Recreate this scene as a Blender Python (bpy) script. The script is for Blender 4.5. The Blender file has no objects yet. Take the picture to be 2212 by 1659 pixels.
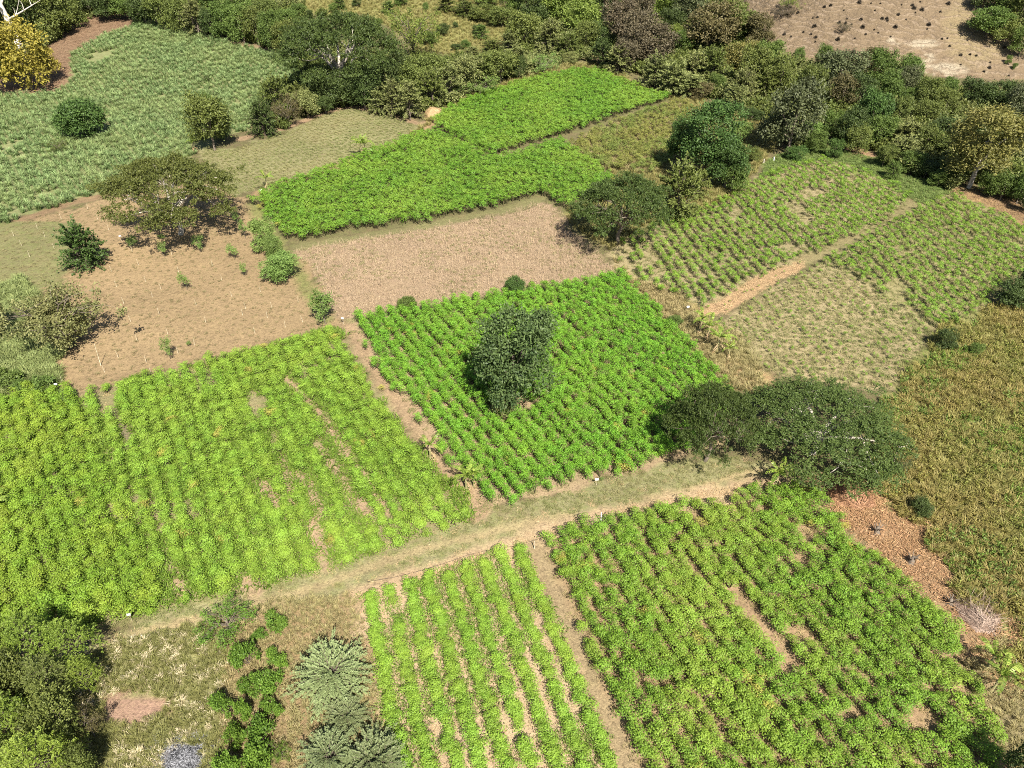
import bpy, math, random
import numpy as np
from math import radians, sin, cos, pi

random.seed(7)
RNG = np.random.default_rng(11)
SC = bpy.context.scene
COL = SC.collection

# ------------------------------------------------------------------ camera, sky, sun
F, PITCH, HC = 1580.0, radians(38.0), 50.0          # focal length for a 2212 px wide picture
CX, CY = 1106.0, 829.5
cam_d = bpy.data.cameras.new('camera'); cam = bpy.data.objects.new('camera', cam_d)
COL.objects.link(cam); SC.camera = cam
cam.location = (0, 0, HC); cam.rotation_euler = (radians(90) - PITCH, 0, 0)
cam_d.sensor_width = 36; cam_d.lens = F / 2212 * 36
cam_d.clip_start = 1; cam_d.clip_end = 8000

SUN_DIR = np.array([-.214, .612, -.761])             # direction the light travels
az = math.atan2(-SUN_DIR[0], -SUN_DIR[1])            # azimuth of the sun seen from the scene, from +Y towards +X
el = math.asin(-SUN_DIR[2])
world = bpy.data.worlds.new('World'); SC.world = world; world.use_nodes = True
wn = world.node_tree; bg = wn.nodes['Background']
sky = wn.nodes.new('ShaderNodeTexSky'); sky.sky_type = 'NISHITA'; sky.sun_disc = False
sky.sun_elevation = el; sky.sun_rotation = az
wn.links.new(sky.outputs[0], bg.inputs[0]); bg.inputs[1].default_value = 0.055
sd = bpy.data.lights.new('sun', 'SUN'); sd.energy = 5.0; sd.angle = radians(.5); sd.color = (1, .95, .86)
so = bpy.data.objects.new('sun', sd); COL.objects.link(so); so.location = (0, -50, 120)
from mathutils import Vector, Matrix
so.rotation_euler = Vector(SUN_DIR).to_track_quat('-Z', 'Y').to_euler()
SC.view_settings.view_transform = 'Standard'; SC.view_settings.look = 'None'
SC.view_settings.exposure = 1.12; SC.view_settings.gamma = 1
SC.cycles.max_bounces = 5; SC.cycles.diffuse_bounces = 3; SC.cycles.transmission_bounces = 3
SC.cycles.glossy_bounces = 2; SC.cycles.use_denoising = False; SC.cycles.filter_width = 1.0

# ------------------------------------------------------------------ numbers
def hashn(ix, iy, s):
    n = (ix.astype(np.int64) * 374761393 + iy.astype(np.int64) * 668265263 + s * 1442695041) & 0xffffffff
    n = ((n ^ (n >> 13)) * 1274126177) & 0xffffffff
    return ((n ^ (n >> 16)) & 0xffffff) / float(0xffffff)

def vnoise(x, y, sc=1.0, s=0):
    x = np.asarray(x, float) / sc; y = np.asarray(y, float) / sc
    ix = np.floor(x); iy = np.floor(y); fx = x - ix; fy = y - iy
    fx = fx * fx * (3 - 2 * fx); fy = fy * fy * (3 - 2 * fy)
    a = hashn(ix, iy, s); b = hashn(ix + 1, iy, s); c = hashn(ix, iy + 1, s); d = hashn(ix + 1, iy + 1, s)
    return (a * (1 - fx) + b * fx) * (1 - fy) + (c * (1 - fx) + d * fx) * fy

def fnoise(x, y, sc, s=0):
    return vnoise(x, y, sc, s) * .55 + vnoise(x, y, sc * .45, s + 7) * .3 + vnoise(x, y, sc * .2, s + 13) * .15

def sstep(a, b, x):
    t = np.clip((x - a) / (b - a), 0, 1); return t * t * (3 - 2 * t)

def height(x, y):
    x = np.asarray(x, float); y = np.asarray(y, float)
    h = (fnoise(x, y, 45, 3) - .5) * 1.2 * sstep(20, 60, y)
    foot = 186 - .10 * (x - 90)                                        # foot of the dry hillside
    d = np.clip(y - foot, 0, 400)
    h = h + sstep(38, 95, x) * (d * .42) * (1 - .0006 * d)
    h = h + (1 - sstep(-60, 60, x)) * np.clip(y - 170, 0, 500) * .07
    return h

def proj(x, y, z):
    yy = np.asarray(y, float); zz = np.asarray(z, float) - HC
    dep = yy * cos(PITCH) - zz * sin(PITCH)
    up = yy * sin(PITCH) + zz * cos(PITCH)
    dep = np.where(dep > 1, dep, 1)
    return CX + F * np.asarray(x, float) / dep, CY - F * up / dep, dep

TT = np.arange(25., 900., .5)
def at(u, v):
    rx, ru = (u - CX) / F, (CY - v) / F
    d = np.array([rx, cos(PITCH) + ru * sin(PITCH), -sin(PITCH) + ru * cos(PITCH)])
    P = d[None, :] * TT[:, None] + np.array([0, 0, HC])
    below = P[:, 2] < height(P[:, 0], P[:, 1])
    i = int(np.argmax(below)) if below.any() else len(TT) - 1
    a, b = TT[max(i - 1, 0)], TT[i]
    for _ in range(14):
        m = (a + b) / 2; q = d * m + np.array([0, 0, HC])
        if q[2] < height(q[0], q[1]): b = m
        else: a = m
    q = d * b + np.array([0, 0, HC])
    return np.array([q[0], q[1], float(height(q[0], q[1]))])

def depth_at(P): return float(proj(P[0], P[1], P[2])[2])

def inpoly(u, v, poly):
    u = np.asarray(u, float); v = np.asarray(v, float); r = np.zeros(u.shape, bool)
    n = len(poly)
    for i in range(n):
        x1, y1 = poly[i]; x2, y2 = poly[(i + 1) % n]
        if y1 == y2: continue
        c = ((y1 > v) != (y2 > v)) & (u < (x2 - x1) * (v - y1) / (y2 - y1) + x1)
        r ^= c
    return r

# ------------------------------------------------------------------ the plots, traced on the ground
TUSS = [(-300,620),(-300,215),(0,202),(74,207),(134,195),(161,168),(150,134),(158,114),(188,97),(218,79),(269,64),(296,47),(370,55),(437,77),(557,107),(641,134),(655,160),(600,200),(557,240),(538,279),(511,288),(440,325),(330,390),(215,423),(151,437),(44,470),(0,487)]
FINE = [(437,325),(520,318),(557,303),(625,281),(709,243),(759,233),(843,250),(880,266),(925,278),(880,302),(739,352),(640,384),(557,410),(500,425),(440,380)]
CAS1 = [(552,445),(560,430),(645,393),(732,363),(843,323),(893,302),(944,289),(1010,320),(1071,348),(1115,341),(1209,311),(1226,323),(1259,343),(1303,370),(1330,400),(1222,457),(1182,433),(1165,422),(1115,441),(1000,467),(893,487),(793,497),(692,517),(625,525),(590,500)]
CAS1B = [(937,268),(994,228),(1055,205),(1115,188),(1182,171),(1249,158),(1303,165),(1350,185),(1390,202),(1451,215),(1417,228),(1283,272),(1199,303),(1115,323),(1071,339),(1010,316),(944,287)]
WEEDY = [(1230,318),(1283,285),(1420,235),(1480,222),(1520,250),(1480,330),(1400,380),(1303,368),(1259,343)]
STUB = [(625,545),(692,528),(893,500),(1000,480),(1115,455),(1165,436),(1222,470),(1235,500),(1330,580),(1345,592),(1200,620),(1115,635),(900,668),(760,690),(725,680),(690,610),(655,560)]
TAN = [(-200,560),(0,500),(44,480),(215,430),(440,385),(500,425),(540,430),(560,480),(600,520),(650,560),(690,620),(720,680),(745,700),(560,752),(400,800),(300,822),(170,852),(130,835),(110,790),(150,740),(60,600),(-200,640)]
CAS3 = [(756,700),(800,688),(900,672),(1050,647),(1115,640),(1200,625),(1340,602),(1362,612),(1380,640),(1440,700),(1530,790),(1575,850),(1560,960),(1438,1003),(1290,1040),(1216,1060),(1115,1087),(1042,1100),(1025,1082),(961,991),(894,910),(863,860),(836,823),(793,766)]
CAS4 = [(-300,930),(0,862),(67,846),(155,846),(180,868),(202,846),(242,836),(302,823),(370,806),(437,786),(557,759),(678,719),(719,709),(742,718),(775,790),(830,850),(880,930),(920,990),(970,1040),(1010,1080),(1032,1122),(988,1145),(920,1165),(870,1182),(793,1202),(692,1236),(598,1260),(524,1283),(437,1290),(383,1303),(336,1317),(269,1343),(215,1352),(0,1370),(-300,1400)]
CAS4L = [(-300,930),(0,862),(67,846),(155,846),(200,900),(260,1080),(330,1200),(385,1300),(336,1317),(215,1352),(0,1370),(-300,1400)]
TRACK = [(60,1440),(225,1400),(240,1360),(336,1320),(437,1292),(557,1272),(692,1238),(870,1184),(1035,1124),(1040,1102),(1115,1089),(1216,1062),(1438,1005),(1560,985),(1660,1005),(1680,1042),(1451,1080),(1350,1108),(1115,1170),(927,1232),(759,1285),(620,1300),(470,1330),(300,1390),(60,1470)]
CAS5 = [(772,1296),(843,1272),(961,1238),(1060,1204),(1135,1185),(1149,1243),(1189,1320),(1226,1397),(1266,1498),(1317,1626),(1380,1800),(850,1800),(830,1600),(800,1450),(775,1350)]
CAS6 = [(1170,1165),(1249,1135),(1350,1112),(1478,1098),(1655,1060),(1755,1058),(1803,1095),(1830,1152),(1890,1205),(1991,1270),(2050,1340),(2075,1411),(2078,1471),(2132,1538),(2159,1599),(2200,1800),(1450,1800),(1370,1646),(1303,1522),(1260,1420),(1270,1385),(1226,1330),(1196,1236)]
DITCH_WIDE = [(1462,1095),(1478,1098),(1500,1122),(1560,1220),(1662,1358),(1735,1460),(1880,1612),(2000,1760),(1960,1760),(1862,1620),(1715,1462),(1640,1362),(1545,1222)]
DITCH = [(1470,1095),(1478,1098),(1503,1128),(1559,1224),(1654,1362),(1740,1462),(1879,1616),(1995,1765),(1985,1765),(1870,1622),(1731,1468),(1640,1368),(1552,1230),(1496,1134)]
LITT = [(1760,1020),(1860,1030),(1915,1100),(2024,1150),(2020,1190),(2075,1276),(2140,1340),(2180,1390),(2250,1440),(2300,1500),(2220,1500),(2150,1420),(2095,1370),(2050,1300),(1990,1250),(1890,1185),(1830,1120)]
Q1 = [(1310,545),(1400,487),(1490,465),(1570,430),(1640,385),(1700,362),(1780,345),(1850,365),(1930,400),(1970,430),(1900,488),(1770,545),(1700,572),(1518,662),(1440,640),(1364,600)]
QSTR = [(1518,664),(1640,594),(1735,556),(1742,570),(1700,600),(1560,680),(1505,690)]
Q3 = [(1776,568),(1890,502),(1985,446),(2060,420),(2212,490),(2300,540),(2212,592),(2140,632),(2125,665),(2068,700),(2008,712),(1947,658),(1843,601)]
Q2 = [(1560,692),(1700,607),(1776,568),(1843,603),(1947,660),(2008,714),(1977,769),(1924,843),(1860,835),(1700,820),(1640,800),(1600,740),(1545,700)]
GSTR = [(1327,560),(1364,601),(1518,668),(1545,700),(1600,740),(1650,790),(1640,850),(1580,850),(1530,790),(1380,640),(1350,597)]
SCRUB = [(2600,640),(2212,655),(2132,658),(2068,702),(1977,769),(1924,843),(1890,870),(1870,1030),(1915,1100),(2024,1150),(2020,1190),(2075,1276),(2150,1370),(2212,1460),(2600,1900),(3200,1200)]
QTOP = [(1640,385),(1660,345),(1772,300),(1830,330),(1900,345),(1960,380),(2040,400),(2060,415),(1985,446),(1970,430),(1930,400),(1850,365),(1780,345),(1700,362)]
DRYE = [(2040,405),(2110,410),(2212,445),(2320,500),(2300,540),(2212,490),(2150,455),(2060,420)]
DRYF = [(-60,1480),(60,1460),(225,1400),(300,1385),(470,1330),(490,1420),(480,1560),(500,1800),(-60,1900)]
BROWN = [(470,1330),(620,1300),(759,1285),(772,1296),(775,1350),(800,1450),(830,1600),(850,1800),(500,1800),(480,1560),(490,1420)]
HILL = [(1540,-400),(1560,0),(1600,40),(1655,108),(1712,126),(1843,126),(1924,122),(1984,156),(2058,172),(2212,176),(2700,190),(2700,-400)]
MEAD = [(620,-60),(1060,-60),(1100,60),(1110,110),(1060,128),(960,118),(900,110),(860,70),(780,30),(620,30)]
BURN = [(120,70),(200,20),(250,25),(296,42),(269,64),(218,79),(188,97),(158,114),(150,134),(161,168),(134,195),(74,207),(0,202),(-100,210),(-100,150),(60,150)]
GRIGHTLOW = [(2075,1400),(2150,1370),(2212,1460),(2600,1900),(2240,1900),(2200,1750),(2159,1599),(2132,1538),(2078,1471)]
CORNERF = [(880,295),(950,235),(1115,170),(1230,135),(1300,140),(1400,190),(1480,215),(1520,225),(1620,250),(1700,290),(1620,385),(1570,430),(1480,465),(1400,490),(1320,540),(1240,500),(1220,455),(1330,400),(1310,370),(1230,318),(1451,220),(1390,202),(1303,165),(1249,158),(1115,188),(994,228)]
GLEFT = [(-200,640),(60,600),(110,700),(150,740),(110,790),(130,835),(67,846),(-200,880)]
SPATCH = [(228,1505),(262,1492),(330,1500),(362,1515),(350,1540),(300,1560),(250,1565),(225,1540)]
ASH = [(345,1632),(372,1612),(402,1605),(430,1618),(438,1650),(430,1690),(350,1690)]

# zone: polygon, albedo, straw, green
ZONES = [
 (CORNERF, (.17,.15,.06), .3, .5), (MEAD, (.19,.18,.06), .3, .5), (BURN, (.20,.13,.08), .3, .05),
 (TUSS, (.21,.22,.10), .3, .5), (TAN, (.262,.185,.10), .3, .05), (FINE, (.22,.2,.10), .35, .5),
 (GLEFT, (.15,.17,.06), .4, .6), (SCRUB, (.19,.185,.065), .4, .7), (GSTR, (.2,.155,.06), .7, .2),
 (STUB, (.26,.185,.12), .7, .12), (Q1, (.27,.22,.12), .7, .3), (Q2, (.28,.225,.125), .7, .3), (Q3, (.24,.205,.10), .5, .45),
 (QTOP, (.14,.16,.055), .2, .7), (QSTR, (.32,.21,.115), .8, .05), (DRYE, (.27,.175,.085), .5, .1),
 (WEEDY, (.15,.145,.05), .4, .5), (CAS1, (.12,.11,.05), .3, .4), (CAS1B, (.12,.11,.05), .3, .4),
 (CAS3, (.31,.225,.135), .5, .2), (CAS4, (.23,.2,.1), .4, .45), (BROWN, (.24,.17,.09), .5, .15),
 (DRYF, (.21,.20,.085), .7, .5), (CAS5, (.38,.28,.175), .7, .2), (CAS6, (.30,.205,.115), .5, .15),
 (DITCH, (.30,.20,.12), .5, .05), (GRIGHTLOW, (.2,.165,.085), .6, .3), (LITT, (.25,.16,.085), .6, .0),
 (TRACK, (.22,.205,.10), .6, .5), (SPATCH, (.27,.17,.12), .6, .05), (ASH, (.16,.15,.15), .0, .0),
 (HILL, (.165,.12,.074), .1, .0),
]
# lines on the ground: bare strips and wheel marks  (points, half width m, albedo, straw)
LINES = [
 ([(560,1308),(660,1275),(760,1240),(900,1190),(1060,1150),(1230,1115)], .35, (.29,.23,.12), .9),
 ([(225,1395),(320,1362),(437,1335)], .3, (.29,.23,.12), .9),
 ([(1390,1078),(1520,1050),(1600,1025),(1650,1015)], .22, (.29,.23,.12), .9),
 ([(772,1290),(843,1265),(961,1228),(1060,1195),(1150,1165),(1260,1128),(1360,1108),(1470,1085),(1600,1060),(1700,1050)], 1.0, (.36,.26,.155), .9),
 ([(1150,1185),(1172,1235),(1205,1320),(1245,1400),(1285,1500),(1335,1620),(1400,1780)], .9, (.26,.195,.11), .7),
 ([(748,700),(790,770),(840,845),(875,890),(905,940),(960,1015),(1010,1075),(1035,1110)], .75, (.29,.2,.12), .8),
 ([(620,815),(645,850),(690,905),(735,965),(750,1000)], .35, (.28,.2,.12), .8),
 ([(560,1000),(600,1060),(640,1120),(700,1190)], .25, (.28,.2,.12), .7),
 ([(735,965),(770,1010),(800,1060),(830,1110)], .25, (.28,.2,.12), .7),
 ([(250,900),(280,960),(300,990)], .35, (.16,.135,.08), .2),
 ([(560,418),(640,390),(739,358),(880,304),(930,270),(945,240)], 1.0, (.28,.19,.10), .5),
 ([(520,300),(600,282),(700,244),(760,230),(860,250),(900,268),(935,262)], .8, (.26,.175,.105), .3),
 ([(660,140),(560,105),(440,75),(330,48)], 1.4, (.23,.155,.095), .2),
 ([(0,492),(60,470),(150,440),(220,424)], 1.0, (.21,.14,.08), .2),
 ([(1975,437),(1900,488),(1830,515),(1770,548),(1735,562)], 1.2, (.2,.17,.08), .4),
 ([(640,534),(893,494),(1115,448),(1165,430)], .9, (.16,.15,.065), .4),
 ([(1780,304),(1830,318),(1875,335)], 1.3, (.26,.15,.095), .8),
 ([(1595,800),(1640,820)], 1.4, (.33,.22,.11), .9),
 ([(1880,1150),(1960,1235),(2040,1320),(2080,1400)], 1.2, (.28,.18,.10), .5),
 ([(545,440),(600,530),(650,600),(700,690)], .8, (.17,.17,.06), .4),
 ([(760,692),(900,670),(1050,645),(1200,622),(1345,598)], .5, (.2,.18,.08), .5),
 ([(170,853),(302,822),(437,785),(557,757),(680,716)], .45, (.22,.17,.09), .4),
]

FURL = [([(622,818),(640,842),(685,888),(700,908),(722,940)], .45), ([(685,960),(715,1003),(745,1045),(772,1085),(800,1120)], .42), ([(605,985),(618,1035),(635,1090)], .42), ([(645,1020),(672,1066),(700,1115)], .38), ([(565,1045),(605,1100)], .45), ([(770,1010),(800,1050),(830,1090)], .36), ([(675,1130),(690,1180),(702,1232)], .48), ([(533,1250),(550,1278)], .6), ([(735,955),(758,995)], .5), ([(378,1240),(395,1290)],.5)]
LINES += [(p, w * .9, (.30, .21, .13), .8) for p, w in FURL]

def make_axis(lo, a, step, b, hi, grow=1.18):
    core = list(np.arange(a, b + 1e-6, step)); r = []; s = step; x = core[-1]
    while x < hi: s *= grow; x += s; r.append(x)
    l = []; s = step; x = core[0]
    while x > lo: s *= grow; x -= s; l.append(x)
    return np.array(l[::-1] + core + r)

def build_ground():
    xs = make_axis(-2500, -150, .7, 150, 2500, 1.12)
    ys = make_axis(-600, 8, .6, 215, 4000, 1.06)
    X, Y = np.meshgrid(xs, ys); nx, ny = len(xs), len(ys)
    X = X.ravel(); Y = Y.ravel(); Z = height(X, Y)
    amp = .12 * sstep(10, 14, Y) * (np.abs(X) < 150) * (Y < 215)
    Z = Z + (vnoise(X, Y, 1.3, 5) - .5) * amp
    U, V, D = proj(X, Y, Z)
    infr = (Y * cos(PITCH) - (Z - HC) * sin(PITCH)) > 5
    jr = 1.1 * F / np.maximum(D, 20)                                   # ragged edges about a metre wide
    U2 = U + (fnoise(X, Y, 3.0, 21) - .5) * 2.6 * jr
    V2 = V + (fnoise(X, Y, 3.0, 22) - .5) * 1.6 * jr
    N = len(X)
    C = np.tile(np.array([.12, .10, .05]), (N, 1)); S = np.full(N, .3); G = np.full(N, .4)
    zone = np.zeros(N, int)
    for k, (poly, col, s, g) in enumerate(ZONES):
        m = inpoly(U2, V2, poly) & infr
        C[m] = col; S[m] = s; G[m] = g
        if poly is TRACK: zone[m] = 1
        if poly is HILL: zone[m] = 2
    # greener patch mid of left plot and upper-left part of the tan field
    for pts, hw, col, s in LINES:
        W = np.array([at(*p) for p in pts])
        dm = np.full(N, 1e9)
        for a, b in zip(W[:-1], W[1:]):
            ab = (b - a)[:2]; t = np.clip(((X - a[0]) * ab[0] + (Y - a[1]) * ab[1]) / (ab @ ab), 0, 1)
            dm = np.minimum(dm, np.hypot(X - a[0] - t * ab[0], Y - a[1] - t * ab[1]))
        dm = dm + (fnoise(X, Y, 2.0, 31) - .5) * hw * 1.8
        w = (1 - sstep(hw * .7, hw * 1.3 + .3, dm)) * infr
        C = C * (1 - w[:, None]) + np.array(col) * w[:, None]; S = S * (1 - w) + s * w; G = G * (1 - w * .8)
    gr = ((U < 140 + (V - 600) * -.3) & (V > 480) & (V < 620) & infr)
    w = gr * .75; C = C * (1 - w[:, None]) + np.array([.16, .17, .07]) * w[:, None]; G = np.maximum(G, w * .6)
    b = fnoise(X, Y, 9, 41)[:, None]
    C = C * (.82 + .36 * b)
    # pale quarried rock on the hillside
    for (u, v, ru, rv) in [(1990, 95, 40, 9), (1935, 88, 16, 9), (2000, 125, 22, 14), (2040, 150, 60, 14), (2128, 148, 8, 8), (2090, 220, 30, 20), (1985,150,16,12)]:
        e = ((U2 - u) / ru) ** 2 + ((V2 - v) / rv) ** 2
        w = (1 - sstep(.5, 1.2, e)) * .8 * (vnoise(X, Y, 2.2, 9) > .35); C = C * (1 - w[:, None]) + np.array([.33, .28, .2]) * w[:, None]
    e = ((U2 - 2110) / 90) ** 2 + ((V2 - 60) / 100) ** 2
    w = (1 - sstep(.3, 1, e)) * (zone == 2) * .6; C = C * (1 - w[:, None]) + np.array([.24, .19, .10]) * w[:, None]
    I = np.arange(N).reshape(ny, nx)
    quads = np.stack([I[:-1, :-1], I[:-1, 1:], I[1:, 1:], I[1:, :-1]], -1).reshape(-1, 4)
    qz = zone[quads].max(1) * (zone[quads].min(1) > 0)
    mat = ground_material()
    for zi, name in ((0, 'ground'), (1, 'path'), (2, 'hill')):
        q = quads[qz == zi]; used, inv = np.unique(q, return_inverse=True)
        me = bpy.data.meshes.new(name)
        me.vertices.add(len(used)); me.vertices.foreach_set('co', np.stack([X[used], Y[used], Z[used]], 1).ravel())
        me.loops.add(len(q) * 4); me.loops.foreach_set('vertex_index', inv.ravel().astype(np.int32))
        me.polygons.add(len(q)); me.polygons.foreach_set('loop_start', np.arange(len(q), dtype=np.int32) * 4)
        me.update(calc_edges=True)
        me.polygons.foreach_set('use_smooth', np.ones(len(q), bool))
        ca = me.attributes.new('cover', 'FLOAT_COLOR', 'POINT')
        ca.data.foreach_set('color', np.concatenate([C[used], np.ones((len(used), 1))], 1).astype(np.float32).ravel())
        for nm, arr in (('straw', S), ('green', G), ('terr', (zone == 2).astype(float))):
            a = me.attributes.new(nm, 'FLOAT', 'POINT'); a.data.foreach_set('value', arr[used].astype(np.float32))
        me.materials.append(mat)
        o = bpy.data.objects.new(name, me); COL.objects.link(o); o['kind'] = 'structure'
        o['label'] = {'ground': 'patchwork of bare soil, stubble and dry grass under the plots', 'path': 'grassy farm track running between the crop plots', 'hill': 'dry tan hillside with cattle terraces behind the trees'}[name]
        o['category'] = {'ground': 'ground', 'path': 'path', 'hill': 'hill'}[name]

# ------------------------------------------------------------------ materials
class NT:
    def __init__(s, name):
        s.m = bpy.data.materials.new(name); s.m.use_nodes = True; s.t = s.m.node_tree; s.t.nodes.clear()
        s.out = s.n('ShaderNodeOutputMaterial')
    def n(s, ty, **kw):
        x = s.t.nodes.new(ty)
        for k, v in kw.items(): setattr(x, k, v)
        return x
    def l(s, a, b): s.t.links.new(a, b)
    def mix(s, fac, a, b, bt='MIX'):
        x = s.n('ShaderNodeMix', data_type='RGBA', blend_type=bt)
        for i, v in ((0, fac), (6, a), (7, b)):
            if hasattr(v, 'links') or isinstance(v, bpy.types.NodeSocket): s.l(v, x.inputs[i])
            else: x.inputs[i].default_value = v if i == 0 else (*v, 1) if len(v) == 3 else v
        return x.outputs[2]
    def math(s, op, a, b=0.0, c=0.0):
        x = s.n('ShaderNodeMath', operation=op)
        for i, v in enumerate((a, b, c)):
            if isinstance(v, bpy.types.NodeSocket): s.l(v, x.inputs[i])
            else: x.inputs[i].default_value = v
        return x.outputs[0]
    def noise(s, vec, scale, detail=3, rough=.6, dist=0):
        x = s.n('ShaderNodeTexNoise'); s.l(vec, x.inputs['Vector'])
        x.inputs['Scale'].default_value = scale; x.inputs['Detail'].default_value = detail
        x.inputs['Roughness'].default_value = rough; x.inputs['Distortion'].default_value = dist
        return x.outputs[0]
    def ramp(s, v, lo, hi):
        x = s.n('ShaderNodeMapRange', interpolation_type='SMOOTHSTEP'); s.l(v, x.inputs[0])
        x.inputs[1].default_value = lo; x.inputs[2].default_value = hi; return x.outputs[0]

def ground_material():
    t = NT('soil and dry grass')
    co = t.n('ShaderNodeTexCoord').outputs['Object']
    col = t.n('ShaderNodeAttribute', attribute_name='cover').outputs['Color']
    straw = t.n('ShaderNodeAttribute', attribute_name='straw').outputs['Fac']
    green = t.n('ShaderNodeAttribute', attribute_name='green').outputs['Fac']
    terr = t.n('ShaderNodeAttribute', attribute_name='terr').outputs['Fac']
    n1 = t.noise(co, 1.1, 7, .75); n2 = t.noise(co, 4.5, 4, .7); n3 = t.noise(co, .35, 4, .6); n4 = t.noise(co, 9, 3, .7, .6)
    c = t.mix(t.math('MULTIPLY', t.ramp(n1, .45, .62), green), col, (.10, .13, .03))
    c = t.mix(t.math('MULTIPLY', t.ramp(n4, .56, .66), t.math('MULTIPLY', straw, .8)), c, (.42, .32, .17))
    c = t.mix(t.math('MULTIPLY', t.ramp(n3, .5, .7), .35), c, (.19, .135, .075))
    dark = t.math('MULTIPLY', t.ramp(n2, .5, .36), .45)
    c = t.mix(dark, c, (.07, .05, .025))
    gm = t.n('ShaderNodeMapRange'); t.l(t.noise(co, 2.2, 8, .82), gm.inputs[0]); gm.inputs[1].default_value = .3; gm.inputs[2].default_value = .7; gm.inputs[3].default_value = .62; gm.inputs[4].default_value = 1.38
    vm = t.n('ShaderNodeCombineColor'); [t.l(gm.outputs[0], vm.inputs[i]) for i in range(3)]; c = t.mix(1.0, c, vm.outputs[0], 'MULTIPLY')
    # contour treads of the grazed hillside: follow height
    sep = t.n('ShaderNodeSeparateXYZ'); t.l(co, sep.inputs[0])
    hz = t.math('ADD', t.math('MULTIPLY', sep.outputs[2], .95), t.math('ADD', t.math('MULTIPLY', t.noise(co, .09, 6, .65), 6.0), t.math('MULTIPLY', sep.outputs[0], .07)))
    fr = t.math('FRACT', hz)
    tread = t.math('MULTIPLY', t.math('MULTIPLY', t.ramp(fr, .55, .8), t.ramp(t.noise(co, .5, 3), .38, .5)), terr)
    c = t.mix(t.math('MULTIPLY', tread, .6), c, (.27, .205, .14))
    c = t.mix(t.math('MULTIPLY', t.math('MULTIPLY', t.ramp(fr, .8, .92), terr), .5), c, (.09, .062, .04))
    c = t.mix(t.math('MULTIPLY', t.math('MULTIPLY', t.ramp(t.noise(co, 1.6, 4), .56, .64), terr), .55), c, (.11, .085, .05))
    b = t.n('ShaderNodeBsdfPrincipled'); b.inputs['Roughness'].default_value = .95; b.inputs['Specular IOR Level'].default_value = .15
    t.l(c, b.inputs['Base Color'])
    hsum = t.math('ADD', t.math('MULTIPLY', n2, .12), t.math('ADD', t.math('MULTIPLY', n4, .06), t.math('MULTIPLY', n1, .2)))
    hsum = t.math('ADD', hsum, t.math('MULTIPLY', t.math('MULTIPLY', fr, terr), 1.1))
    bp = t.n('ShaderNodeBump'); bp.inputs['Strength'].default_value = .9; bp.inputs['Distance'].default_value = .6
    t.l(hsum, bp.inputs['Height']); t.l(bp.outputs[0], b.inputs['Normal']); t.l(b.outputs[0], t.out.inputs[0])
    return t.m

MATS = {}
def leaf_mat(name, a, b, trans=.25, patch=None, patch_amt=.6, rough=.55, vary=.25):
    """a..b albedo range per leaf; patch: tint that comes and goes between neighbouring plants"""
    if name in MATS: return MATS[name]
    t = NT(name)
    v = t.n('ShaderNodeAttribute', attribute_name='var').outputs['Fac']
    oi = t.n('ShaderNodeObjectInfo')
    c = t.mix(v, a, b)
    if patch:
        nz = t.noise(oi.outputs['Location'], .09, 3, .6)
        c = t.mix(t.math('MULTIPLY', t.ramp(nz, .42, .62), patch_amt), c, patch)
    hsv = t.n('ShaderNodeHueSaturation'); t.l(c, hsv.inputs['Color'])
    r = oi.outputs['Random']
    t.l(t.math('ADD', t.math('MULTIPLY', r, vary), 1 - vary / 2), hsv.inputs['Value'])
    t.l(t.math('ADD', t.math('MULTIPLY', t.math('FRACT', t.math('MULTIPLY', r, 7.31)), .014), .491), hsv.inputs['Hue'])
    c = hsv.outputs[0]
    b_ = t.n('ShaderNodeBsdfPrincipled'); b_.inputs['Roughness'].default_value = rough; b_.inputs['Specular IOR Level'].default_value = .25
    t.l(c, b_.inputs['Base Color'])
    tr = t.n('ShaderNodeBsdfTranslucent'); g = t.mix(1.0, c, (1.15, 1.25, .7), 'MULTIPLY'); t.l(g, tr.inputs[0])
    ms = t.n('ShaderNodeMixShader'); ms.inputs[0].default_value = trans
    t.l(b_.outputs[0], ms.inputs[1]); t.l(tr.outputs[0], ms.inputs[2]); t.l(ms.outputs[0], t.out.inputs[0])
    MATS[name] = t.m; return t.m

def solid_mat(name, a, b=None, scale=3.0, rough=.85):
    if name in MATS: return MATS[name]
    t = NT(name); co = t.n('ShaderNodeTexCoord').outputs['Object']
    b = b or tuple(x * .6 for x in a)
    c = t.mix(t.ramp(t.noise(co, scale, 5, .7), .35, .65), a, b)
    p = t.n('ShaderNodeBsdfPrincipled'); p.inputs['Roughness'].default_value = rough
    bp = t.n('ShaderNodeBump'); bp.inputs['Strength'].default_value = .5; bp.inputs['Distance'].default_value = .05
    t.l(t.noise(co, scale * 3, 4), bp.inputs['Height']); t.l(bp.outputs[0], p.inputs['Normal'])
    t.l(c, p.inputs['Base Color']); t.l(p.outputs[0], t.out.inputs[0]); MATS[name] = t.m; return t.m

# ------------------------------------------------------------------ mesh builder
def unit(v):
    v = np.asarray(v, float); return v / np.maximum(np.linalg.norm(v, axis=-1, keepdims=True), 1e-9)

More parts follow.
